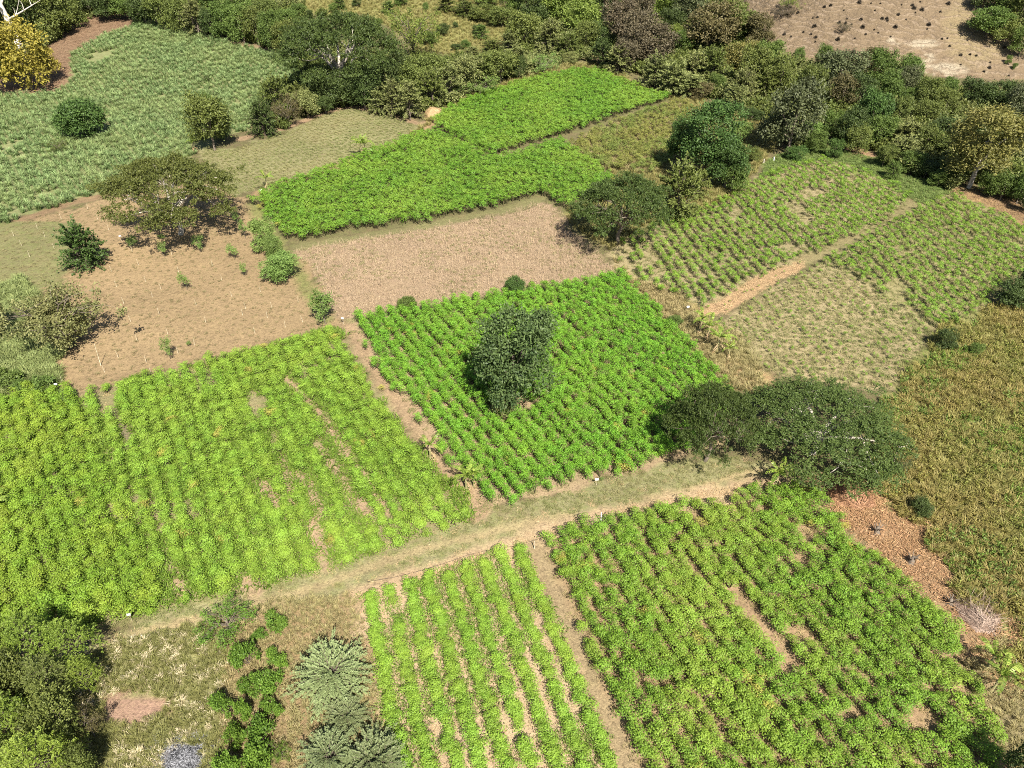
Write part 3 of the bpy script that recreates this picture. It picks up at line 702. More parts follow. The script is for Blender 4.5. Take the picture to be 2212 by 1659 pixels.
M_str = leaf_mat('straw', (0.325, 0.225, 0.112), (0.624, 0.456, 0.252), .1)
M_stk = leaf_mat('maize stubble', (.3, .22, .13), (.6, .46, .3), .05)

FURROWS = [([(622,818),(640,842),(685,888),(700,908),(722,940)], .45), ([(685,960),(715,1003),(745,1045),(772,1085),(800,1120)], .42), ([(605,985),(618,1035),(635,1090)], .42), ([(645,1020),(672,1066),(700,1115)], .38), ([(565,1045),(605,1100)], .45), ([(770,1010),(800,1050),(830,1090)], .36), ([(675,1130),(690,1180),(702,1232)], .48), ([(355,1200),(372,1235)], .4), ([(533,1250),(550,1278)], .6), ([(230,858),(262,910),(285,955)], .6), ([(735,955),(758,995)], .5), ([(378,1240),(395,1290)],.5), ([(850,860),(860,900),(890,950)], .6), ([(545,850),(560,890)],.4), ([(590,935),(600,975)],.4)]
def crop(poly, p0, p1, row, step, keep=.97, gapsc=5, gapthr=0, seed=0, holes=()):
    P, ri = lattice(poly, p0, p1, row, step)
    m = rnd(len(P)) < keep
    sh = [tuple(q) for q in (np.array(poly) - np.mean(poly, 0)) * .975 + np.mean(poly, 0)]; Ue, Ve, _ = proj(*P.T); m &= inpoly(Ue, Ve, sh) | (vnoise(P[:, 0], P[:, 1], 1.6, 202) > .42)
    if gapthr: m &= fnoise(P[:, 0], P[:, 1], gapsc, seed) > gapthr
    U, V, D = proj(*P.T)
    for h in holes: m &= ~inpoly(U, V, h)
    return P[m], ri[m]

near = []
P, _ = crop(CAS1, (640,420), (850,490), .95, .8, .99)
scatter('cassava_crop', P, .95 + .35 * rnd(len(P)), CMF, [M_c1, STEM], 'large dense dark edged cassava stand above the pink stubble plot', 'cassava crop')
P, _ = crop(CAS1B, (1100,200), (1250,270), .95, .8, .99)
scatter('cassava_crop', P, 1.0 + .35 * rnd(len(P)), CMF, [M_c1, STEM], 'brightest green cassava stand in the far corner below the woods', 'cassava crop')
P, _ = crop(WEEDY, (1300,320), (1420,250), .9, .8, .85)
scatter('weedy_crop', P, .7 + .35 * rnd(len(P)), CMF, [M_cw, STEM], 'yellowing weedy crop right of the far green stand', 'crop')

TREESHADE = [(1065,880),(1085,902),(1150,902),(1158,872),(1110,862)]
P, ri = crop(CAS3, (756,705), (1028,1090), 1.33, .4, .998, 3, .0, 3, [TREESHADE])
bare = near_line(P, [(894,905),(872,872)], .8)
P = P[~bare]
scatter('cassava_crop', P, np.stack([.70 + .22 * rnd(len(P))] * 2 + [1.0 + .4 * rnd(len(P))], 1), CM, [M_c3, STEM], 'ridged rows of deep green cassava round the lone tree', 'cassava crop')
P, ri = crop(CAS4L, (200,900), (385,1300), 1.2, .6, .99)
scatter('cassava_crop', P, .74 + .4 * rnd(len(P)), CM, [M_c4l, STEM], 'yellow green cassava in the leftmost plot beyond the track', 'cassava crop')
P, ri = crop(CAS4, (756,705), (1028,1090), 1.38, .5, .99, 4.5, .14, 9, [CAS4L])
bare = near_line(P, [(748,700),(790,770),(840,845),(875,890),(905,940),(960,1015),(1010,1075),(1035,1110)], 1.2)
for L, hw in FURROWS: bare |= near_line(P, L, hw + .1)
P = P[~bare]
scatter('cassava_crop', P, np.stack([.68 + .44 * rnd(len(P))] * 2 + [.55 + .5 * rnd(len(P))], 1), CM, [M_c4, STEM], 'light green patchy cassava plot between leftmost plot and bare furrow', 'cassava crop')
P5, r5 = crop(CAS5, (843,1275), (960,1800), 1.62, .4, .99, 3.0, .2, 15)
P6, r6 = crop(CAS6, (1478,1100), (1870,1600), 1.2, .5, .965, 1.3, .15, 27, [DITCH])
east = (proj(*P6.T)[0] > 1480 + (proj(*P6.T)[1] - 1100) * .78)
kp = ~(east & (fnoise(P6[:, 0], P6[:, 1], 1.5, 33) < .3)); P6 = P6[kp]
dist = lambda P: np.linalg.norm(P - np.array([0, 0, HC]), axis=1)
def infr(P):
    U, V, D = proj(*P.T); return (U > -10) & (U < 2222) & (V < 1668) & (V > -10)
allP = np.concatenate([P5, P6]); fld = np.concatenate([np.zeros(len(P5), int), np.ones(len(P6), int)])
sz = np.where(fld == 0, .76 + .22 * rnd(len(allP)), .66 + .44 * rnd(len(allP)))
dd = np.where(infr(allP), dist(allP) - 4 * sz, 1e9); order = np.argsort(dd); first = order[:300]; rest = np.ones(len(allP), bool); rest[first] = False
LAB = ['low feathery cassava plant at the near end of the striped rows beside silvery trees',
       'full leafy cassava plant at the near end of the plot right of the bare strip']
for i in first:
    k = fld[i]; o = bpy.data.objects.new('cassava_plant', CM[i % 7]); COL.objects.link(o)
    o.location = allP[i]; o.scale = (sz[i], sz[i], sz[i] * (.8 if k == 0 else 1.2)); o.rotation_euler = (.1 * random.gauss(0, 1), .1 * random.gauss(0, 1), random.random() * 6.28)
    for j, mt in enumerate((M_c4 if k == 0 else M_c6, STEM)): o.material_slots[j].link = 'OBJECT'; o.material_slots[j].material = mt
    tag(o, LAB[k], 'cassava plant', ['cassava plants nearest in the striped rows', 'cassava plants nearest in the right plot'][k])
for k, lb in ((0, 'striped cassava rows beside the silvery trees, farther part'), (1, 'cassava plot right of the bare strip, farther part')):
    m = rest & (fld == k); scatter('cassava_crop', allP[m], np.stack([sz[m], sz[m], sz[m] * (.62 if k == 0 else 1)], 1), CM, [M_c4 if k == 0 else M_c6, STEM], lb, 'cassava crop')
P, _ = crop(Q1, (1560,470), (1640,560), 1.5, .6, .96, 5, .28, 41)
U, V, _d = proj(*P.T); thin = sstep(1500, 1350, U) * .4 + sstep(420, 340, V) * .35
P = P[rnd(len(P)) > thin]
scatter('cassava_crop', P, .55 + .35 * rnd(len(P)), CMF, [M_q, STEM], 'young cassava in clear rows right of the dark feathery tree', 'cassava crop')
P, _ = crop(Q3, (1900,520), (1990,620), 1.5, .6, .94, 5, .25, 43)
scatter('cassava_crop', P, .52 + .35 * rnd(len(P)), CMF, [M_q, STEM], 'young cassava plot at the right edge beyond the straw strip', 'cassava crop')
P, _ = crop(Q2, (1700,640), (1790,750), 1.5, .7, .75, 5, .2, 45)
scatter('cassava_crop', P, .22 + .22 * rnd(len(P)), CMF, [M_q, STEM], 'stunted sparse cassava seedlings on straw coloured plot', 'cassava crop')
P, _ = crop(QSTR, (1600,640), (1690,590), 1.1, 1.0, .5)
scatter('cassava_crop', P, .25 + .1 * rnd(len(P)), CMF, [M_q, STEM], 'few seedlings along the orange straw strip', 'cassava crop')

# --- grass, weeds, litter -------------------------------------------
TU = [tuft_mesh('tussock_%d' % i, [LEAFDEF], 60, .85, .45, .06, .6) for i in range(4)]
TG = [tuft_mesh('grass_%d' % i, [LEAFDEF], 26, .22, .5, .03, .8) for i in range(4)]
TT_ = [tuft_mesh('tall_grass_%d' % i, [LEAFDEF], 34, .6, .4, .035, .6) for i in range(4)]
WD = [weed_mesh('weed_%d' % i, [LEAFDEF]) for i in range(4)]
LI = [litter_mesh('litter_%d' % i, [LEAFDEF]) for i in range(3)]
SK = [stalk_mesh('stubble_%d' % i, [LEAFDEF]) for i in range(4)]
P, _ = lattice(TUSS, (300,120), (500,300), 1.2, 1.0, .3)
bushes = [(186, 268, 52, 34), (464, 318, 52, 16), (240,240,1,1), (220,120,30,6)]
U, V, _d = proj(*P.T); m = fnoise(P[:, 0], P[:, 1], 6, 81) > .2
for (a, b, c, d) in bushes: m &= ((U - a) / c) ** 2 + ((V - b) / d) ** 2 > 1
P = P[m]; scatter('grass', P, .9 + .6 * rnd(len(P)), TU, [M_tus], 'blue green grass tussocks covering the upper left field', 'grass')
P, _r = lattice(FINE, (600,300), (700,360), .8, .5, .4); scatter('grass', P, .8 + .6 * rnd(len(P)), TG, [M_grass], 'fine short pasture grass in the plot with the banana plant', 'grass')
P = fill(TRACK, 6, .9)
for L, hw, _c, _s in LINES[:4]: P = P[~near_line(P, L, hw * 1.3)]
P = P[vnoise(P[:, 0], P[:, 1], 1.2, 88) > .25]; scatter('grass', P, .5 + .5 * rnd(len(P)), TG, [M_grass], 'short trampled grass of the farm track', 'grass')
P = fill(CAS4, 7.0)
for L, hw in FURROWS: P = P[~near_line(P, L, hw)]
P = P[fnoise(P[:, 0], P[:, 1], 5, 66) > .36]; scatter('grass', P, 1.2 + 1.3 * rnd(len(P)), TG, [leaf_mat('weeds between crops', (.08, .14, .016), (.23, .34, .05), .3)], 'green weeds between the light cassava rows', 'grass')
P = fill(CAS3, 1.2); scatter('grass', P, .8 + .6 * rnd(len(P)), TG, [M_grass], 'thin grass between the ridged cassava rows', 'grass')
P = fill(CAS5, 3.5); P = P[fnoise(P[:, 0], P[:, 1], 4, 67) > .42]; scatter('grass', P, 1.0 + 1.0 * rnd(len(P)), TG, [leaf_mat('weeds in striped rows', (.11, .16, .03), (.26, .34, .08), .25)], 'grassy weeds between the striped rows', 'grass')
P = fill(CAS6, 1.8, 1, [DITCH]); scatter('grass', P, .7 + .7 * rnd(len(P)), TG, [M_dry], 'dry grass under the right hand cassava plot', 'grass')
P = fill(DRYF, 9, 1, [SPATCH, ASH]); scatter('grass', P, .45 + .5 * rnd(len(P)), TT_, [leaf_mat('olive dry grass', (.16, .165, .045), (.27, .26, .095), .25)], 'tall olive dry grass in the lower left plot', 'grass')
P = fill(DRYF, 5, 1, [SPATCH, ASH]); P = P[(vnoise(P[:, 0], P[:, 1], .8, 92) > .48) & (proj(*P.T)[1] > 1370)]; scatter('grass', P, .5 + .45 * rnd(len(P)), TT_, [M_palet], 'bleached white grass clumps in the lower left plot', 'grass', .4)
P = fill(BROWN, 6); scatter('grass', P, .5 + .5 * rnd(len(P)), TT_, [M_dry], 'brown dry grass round the silvery trees', 'grass')
P = fill(SCRUB, 1.5, 3); U, V, _d = proj(*P.T)
edge_g = np.exp(-((U - 1990) / 90) ** 2 - ((V - 800) / 60) ** 2) + np.exp(-((U - 2120) / 55) ** 2 - ((V - 1270) / 130) ** 2) + np.exp(-((U - 1900) / 60) ** 2 - ((V - 1000) / 80) ** 2)
m = fnoise(P[:, 0], P[:, 1], 6, 95) + .5 * edge_g < .56
scatter('weeds', P[m], .9 + 1.3 * rnd(m.sum()) ** 2, WD, [M_scr], 'olive and rust coloured scrub covering the right slope', 'weeds')
scatter('weeds', P[~m], 1.0 + 1.2 * rnd((~m).sum()) ** 2, WD, [M_scrg], 'greener scrub patches in the right slope', 'weeds')
P = fill(SCRUB, 3.0, 3); scatter('grass', P, .8 + .8 * rnd(len(P)), TT_, [leaf_mat('scrub grass', (.16, .16, .04), (.34, .31, .10), .2, (.3, .22, .08), .5)], 'dry grass between scrub on the right slope', 'grass')
P = fill(GSTR, 5, 2); scatter('grass', P, .7 + .6 * rnd(len(P)), TT_, [M_dry], 'strip of tall dry grass right of the ridged cassava', 'grass')
P = fill(GLEFT, 6, 2); scatter('grass', P, .9 + .8 * rnd(len(P)), TT_, [leaf_mat('rank green grass', (.13, .17, .05), (.3, .34, .13), .2)], 'rank green grass by the left edge', 'grass')
P, _r = lattice(TAN, (300,800), (520,540), 1.1, .8, .6); P = P[fnoise(P[:, 0], P[:, 1], 4, 98) > .3]; scatter('grass', P, .45 + .6 * rnd(len(P)), TG, [leaf_mat('grazed stubble', (.13, .12, .05), (.30, .25, .12), .1)], 'grazed tufts on the bare tan field', 'grass')
P = fill(QTOP, 5, 1); scatter('grass', P, 1.0 + .9 * rnd(len(P)), TG, [leaf_mat('field margin grass', (.10, .15, .04), (.22, .29, .08), .2)], 'green grass margin above the young cassava', 'grass')
P = fill(Q1, 1.6, 1); scatter('grass', P, .8 + .8 * rnd(len(P)), TG, [M_grass], 'grass among the upper young cassava rows', 'grass')
P = np.concatenate([fill(Q2, 3.2, 1), fill(Q3, 1.8, 1)]); scatter('grass', P, .8 + .7 * rnd(len(P)), TG, [M_grass], 'grass among the right hand seedlings', 'grass')
P = fill(WEEDY, 3, 1); scatter('grass', P, .9 + .7 * rnd(len(P)), TT_, [M_dry], 'dry grass in the weedy plot', 'grass')
P = np.concatenate([fill(CORNERF, 2.2, 1, [CAS1, CAS1B, WEEDY]), fill(MEAD, .9, 1)]); scatter('grass', P, .9 + .8 * rnd(len(P)), TT_, [leaf_mat('meadow grass', (.17, .16, .05), (.34, .3, .11), .2)], 'yellow meadow grass round the far plots', 'grass')
LW = [(x + (dx), y) for (x, y), dx in zip(LITT, [-25, 10, 35, 40, 45, 45, 40, 35, 0, 0, -20, -30, -40, -40, -40, -40][:len(LITT)] + [0] * 9)]
P = np.concatenate([fill(LITT, 4, 2.5), fill(LW, 1.3, 5)]); scatter('leaf_litter', P, .7 + .6 * rnd(len(P)), LI, [M_lit], 'rust coloured leaf litter below the big right tree', 'leaf litter')
P = fill(GRIGHTLOW, 5, 1); scatter('grass', P, .5 + .5 * rnd(len(P)), TT_, [M_dry], 'dry grass at the lower right edge', 'grass')
P, _r = lattice(STUB, (900,500), (980,660), .95, .45, .5); scatter('stubble', P, .7 + .5 * rnd(len(P)), SK, [M_stk], 'dry maize stubble on the pink plot', 'stubble')
P = fill(STUB, 1.5, .6); P = P[fnoise(P[:, 0], P[:, 1], 4, 99) > .46]; scatter('grass', P, .7 + .5 * rnd(len(P)), TG, [M_grass], 'green weed patches in the stubble', 'grass')
P = np.concatenate([fill(SPATCH, 8, 4), fill([(x + (x - 290) * .35, y + (y - 1530) * .3) for x, y in SPATCH], 3, 6)]); scatter('straw', P, .35 + .35 * rnd(len(P)), LI, [leaf_mat('rosy straw', (.2, .13, .08), (.42, .29, .2), .05)], 'rosy straw on the bald patch in the lower left plot', 'straw')
P = np.concatenate([fill(BURN, 2.2, 2), fill(DRYE, 2.5, 2)]); scatter('leaf_litter', P, .6 + .6 * rnd(len(P)), LI, [leaf_mat('rusty litter', (.14, .085, .05), (.34, .22, .13), .05)], 'rusty dry litter on the bare margins of the woods', 'leaf litter')
edge = [(772,1296),(843,1272),(961,1238),(1060,1204),(1150,1170),(1260,1130),(1360,1108),(1470,1090),(1600,1062),(1700,1052),(1700,1040),(1600,1050),(1470,1076),(1360,1096),(1150,1158),(961,1225),(772,1286)]
P = np.concatenate([fill(edge, 7, .6), fill(QSTR, 4, .6), fill([(1590,790),(1650,800),(1650,835),(1600,830)], 6, .5), fill([(1772,300),(1880,325),(1870,345),(1770,312)], 4, .5)])
scatter('straw', P, .5 + .4 * rnd(len(P)), LI, [M_str], 'orange straw strewn along plot edges', 'straw')
strips = [fill(CAS5, 2.2, 1), fill(TRACK, .5, .4), fill(CAS4, .5, 1)]
scatter('straw', np.concatenate(strips), .35 + .35 * rnd(sum(map(len, strips))), LI, [M_str], 'thin straw lying in furrows and on the track', 'straw')


# --- landmark trees -------------------------------------------------
tree(1112, 888, 664, 172, 'dense', 'center', 'lone tall rounded grey green tree standing inside the ridged cassava plot')
tree(1088, 905, 846, 66, 'bushy', 'pale', 'olive shrub at the foot of the lone tall tree', 'shrub', 'shrub')
tree(388, 506, 326, 285, 'umbrella', 'umb', 'wide thin umbrella tree between tussock field and bare tan field', 'umbrella_tree', bark=BARK_PALE)
tree(745, 210, 37, 262, 'umbrella', 'umbd', 'huge dark umbrella tree with pale limbs above the fine grass plot', 'umbrella_tree', bark=BARK_PALE)
tree(1338, 528, 372, 218, 'umbrella', 'umbd', 'dark feathery tree at the right corner of the pink stubble plot', 'umbrella_tree', hmin=.42)
tree(1522, 996, 818, 200, 'umbrella', 'umbd', 'airy pale limbed tree at the right end of the ridged cassava plot', 'umbrella_tree', bark=BARK, hmin=.4)
tree(1752, 978, 788, 358, 'umbrella', 'umbd', 'broad dark green tree over the rust coloured litter', 'umbrella_tree', bark=BARK_PALE, hmin=.27)
tree(186, 293, 219, 94, 'round', 'deep', 'dark green dome shaped bush alone in the tussock field', 'bush', 'bush', hmin=.5)
tree(464, 325, 205, 100, 'bushy', 'olive', 'dull olive tree at the tip of the tussock field', bark=BARK)
tree(468, 300, 207, 66, 'bushy', 'green', 'green crown growing through the dull olive tree', group=None)
tree(188, 576, 472, 112, 'spray', 'deep', 'dark green spiky tree on the bare tan field left of the umbrella tree')
tree(150, 752, 596, 165, 'sparse', 'bloom', 'sparse pale tipped tree beside the left grass edge of the tan field', hmin=.5)
tree(142, 748, 630, 120, 'bushy', 'bloom', 'low olive undergrowth beneath the sparse pale tipped tree', 'shrub', 'shrub')
tree(8, 728, 632, 66, 'bushy', 'bloom', 'pale flowered tree cut by the left picture edge')
tree(70, 192, 56, 148, 'bushy', 'yellow', 'golden yellow tree at the corner of the tussock field')
tree(113, 180, 95, 60, 'bushy', 'yellow', 'small golden yellow tree right of the big golden one')
tree(1518, 396, 222, 128, 'dense', 'deep', 'tall deep green tree between weedy plot and young cassava')
tree(1466, 372, 252, 66, 'dense', 'deep', 'narrow deep green tree hugging the tall one on its left', bark=BARK)
tree(1562, 410, 300, 96, 'dense', 'deep', 'deep green tree on the field corner right of the tall one')
tree(1576, 420, 350, 60, 'bushy', 'green', 'small green tree beside the white post stump')
tree(1458, 470, 345, 126, 'spray', 'olive', 'spiky grey olive tree between dark feathery tree and tall deep green tree')
tree(1500, 430, 360, 70, 'spray', 'olive', 'small spiky olive tree right behind the grey olive one')
tree(1595, 310, 262, 56, 'bushy', 'light', 'pale green shrub right of the tall deep green tree', 'shrub', 'shrub')
tree(1622, 262, 232, 50, 'bushy', 'dark', 'dark low shrub on the golden grass beside the woods', 'shrub', 'shrub')
tree(1624, 350, 318, 40, 'bushy', 'olive', 'olive bush by the post at the top of the young cassava', 'shrub', 'shrub')
tree(1700, 332, 183, 138, 'bushy', 'grey', 'dark grey green leaning tree at the left end of the right woods')
tree(2092, 406, 228, 150, 'dense', 'gold', 'golden olive tree with white trunk before the right woods', bark=BARK_PALE)
tree(2178, 658, 592, 86, 'bushy', 'dark', 'dark bush at the right edge of the young cassava plot', 'bush', 'bush')
tree(2208, 640, 565, 50, 'bushy', 'dark', 'dark bush cut by the right picture edge', 'bush', 'bush')
tree(2036, 752, 705, 52, 'bushy', 'dark', 'round dark bush at the corner of the sparse seedling plot', 'bush', 'bush')
tree(2104, 770, 738, 30, 'bushy', 'green', 'small green bush on the scrub slope near the round dark bush', 'bush', 'bush')
tree(1980, 1112, 1068, 48, 'bushy', 'dark', 'dark bush between rust litter and scrub slope', 'bush', 'bush')
tree(1925, 1020, 965, 60, 'sparse', 'dark', 'small dark bush at the right skirt of the broad dark tree', 'bush', 'bush')
tree(1113, 636, 596, 42, 'round', 'deep', 'round green bush on the stubble edge above the lone tall tree', 'bush', 'bush', hmin=.8)
tree(880, 674, 640, 40, 'round', 'green', 'small round bush on the stubble edge left of the lone tree', 'bush', 'bush', hmin=.7)
tree(1458, 702, 676, 36, 'bushy', 'green', 'green bush in the dry grass strip right of the ridged cassava', 'bush', 'bush')
tree(612, 604, 540, 88, 'bushy', 'light', 'light green young tree at the corner of tan and stubble plots', 'young_tree')
tree(575, 540, 470, 66, 'bushy', 'light', 'light green young tree by the left tip of the dense cassava', 'young_tree')
tree(598, 560, 505, 52, 'bushy', 'light', 'small light green tree between the two corner young trees', 'young_tree')
tree(703, 700, 632, 54, 'sapling', 'light', 'slender young tree at the lower corner of the pink stubble', 'young_tree')
tree(699, 690, 622, 44, 'sapling', 'light', 'yellow green young tree leaning behind the slender one', 'young_tree')
tree(128, 328, 300, 36, 'sparse', 'olive', 'faint twiggy shrub below the dome shaped bush', 'shrub', 'shrub')
tree(448, 178, 160, 14, 'sparse', 'dark', 'tiny dark shrub in the middle of the tussock field', 'shrub', 'shrub')
for k, (u, vb, vt, w, lb) in enumerate([
  (289,535,508,28,'light sapling left of the umbrella tree trunk'), (357,556,520,22,'sapling just below the umbrella tree trunk'), (433,543,508,28,'light sapling right of the umbrella trunk'),
  (506,560,526,26,'sapling midway between umbrella trunk and young trees'), (512,486,452,22,'thin sapling near the path bend beside the umbrella crown'), (530,515,470,22,'sapling just left of the dense cassava tip'),
  (403,628,585,24,'lone yellowish sapling in the upper tan field'), (529,598,560,18,'bare looking sapling at the upper right of the tan field'), (368,776,728,28,'bent lone sapling in the lower tan field'),
  (409,748,734,12,'tiny sapling near the bent lone sapling'), (350,515,505,18,'tiny sapling in the umbrella tree shade'), (1300,1040,1028,10,'tiny sprout on the track edge')]):
    tree(u, vb, vt, w, 'sapling', 'light', lb, 'sapling', 'sapling', 'saplings on the tan field' if k < 11 else None)
# silvery trees of the lower edge
tree(722, 1478, 1345, 180, 'silver', 'silver', 'large round silvery green tree below the track', hmax=.52)
tree(748, 1562, 1490, 115, 'silver', 'silver2', 'small silvery tree between the two big lower ones', hmax=.52)
tree(716, 1650, 1535, 145, 'silver', 'silver2', 'dark silvery tree at the bottom edge, left one', hmax=.52)
tree(815, 1660, 1532, 160, 'silver', 'silver2', 'spiky silvery tree at the bottom edge touching the striped rows', hmax=.52)
# bushes of the little hedge left of the silvery trees
for k, (u, vb, vt, w, kind, lf, lb) in enumerate([
  (497,1360,1290,105,'sparse','hedge','twiggy olive bush topping the little hedge on the track edge'), (594,1356,1318,56,'ragged','hedge','bright bush right of the twiggy hedge top'),
  (562,1380,1352,32,'ragged','hedge','small bush below the twiggy hedge top'), (538,1432,1372,58,'ragged','hedge','bright green bush, second down the little hedge'),
  (598,1436,1396,50,'ragged','hedge','green bush left of the round silvery tree'), (535,1486,1448,44,'ragged','hedge','smallish green bush in the middle of the hedge'),
  (580,1486,1436,64,'ragged','hedge','olive bush in the middle of the hedge by the brown grass'), (490,1540,1488,52,'ragged','hedge','green bush at the left bulge of the hedge'),
  (536,1550,1496,44,'ragged','hedge','olive bush beside the left bulge'), (592,1536,1496,44,'ragged','hedge','green bush on the hedge edge toward the silvery trees'),
  (512,1600,1552,50,'ragged','hedge','green bush below the left bulge'), (566,1610,1550,78,'ragged','hedge','wide green bush low in the hedge'),
  (505,1668,1606,66,'ragged','hedge','green bush at the foot of the hedge, left side'), (570,1675,1606,84,'ragged','hedge','large green bush at the foot of the hedge, right side'),
  (610,1640,1600,40,'sparse','hedge','thin olive bush between hedge foot and silvery trees')]):
    tree(u, vb, vt, w, kind, lf, lb, 'hedge_bush', 'bush', 'bushes of the little lower hedge')
# big leafy trees of the lower left corner
for k, (u, vb, vt, w, kind, lf, lb) in enumerate([
  (30,1470,1318,130,'feather','grove','feathery green tree at the left edge under the cassava plot'), (110,1450,1306,120,'feather','grove','feathery green tree touching the leftmost cassava plot'),
  (182,1440,1322,105,'feather','grove','feathery tree at the upper right corner of the lower left grove'), (60,1540,1400,120,'bushy','olive','dark leafy tree inside the lower left grove'),
  (140,1530,1400,120,'feather','olive','olive feathery tree inside the lower left grove'), (205,1500,1396,70,'feather','grove','leafy tree bulging onto the dry grass plot'),
  (0,1600,1440,110,'bushy','olive','olive tree at the left picture edge in the grove'), (75,1625,1480,120,'feather','grove','green feathery tree low in the left grove'),
  (160,1610,1470,120,'bushy','olive','dark tree above the brown gap in the grove'), (205,1590,1500,60,'sparse','brownolive','twiggy brown tree on the grove edge'),
  (30,1720,1560,150,'feather','bright','yellow green tree in the bottom left corner'), (130,1715,1560,140,'feather','grove','green tree at the bottom edge of the grove'),
  (195,1700,1580,80,'bushy','olive','dark green tree at the bottom edge next to the dry grass')]):
    tree(u, vb, vt, w, kind, lf, lb, 'grove_tree', 'tree', 'trees of the lower left grove')
tree(2178, 1712, 1585, 110, 'bushy', 'dark', 'dark tree just showing at the bottom right corner')
tree(20, 836, 790, 70, 'ragged', 'green', 'yellow flowering bush at the left edge above the cassava', 'bush', 'bush')
tree(98, 842, 800, 60, 'ragged', 'green', 'bright green bush at the lower left corner of the tan field', 'bush', 'bush')
tree(52, 850, 815, 40, 'ragged', 'green', 'low green bush between the two left edge bushes', 'bush', 'bush')
tree(150, 862, 835, 50, 'bushy', 'light', 'light green shrub on the cassava edge at the tan field corner', 'shrub', 'shrub')

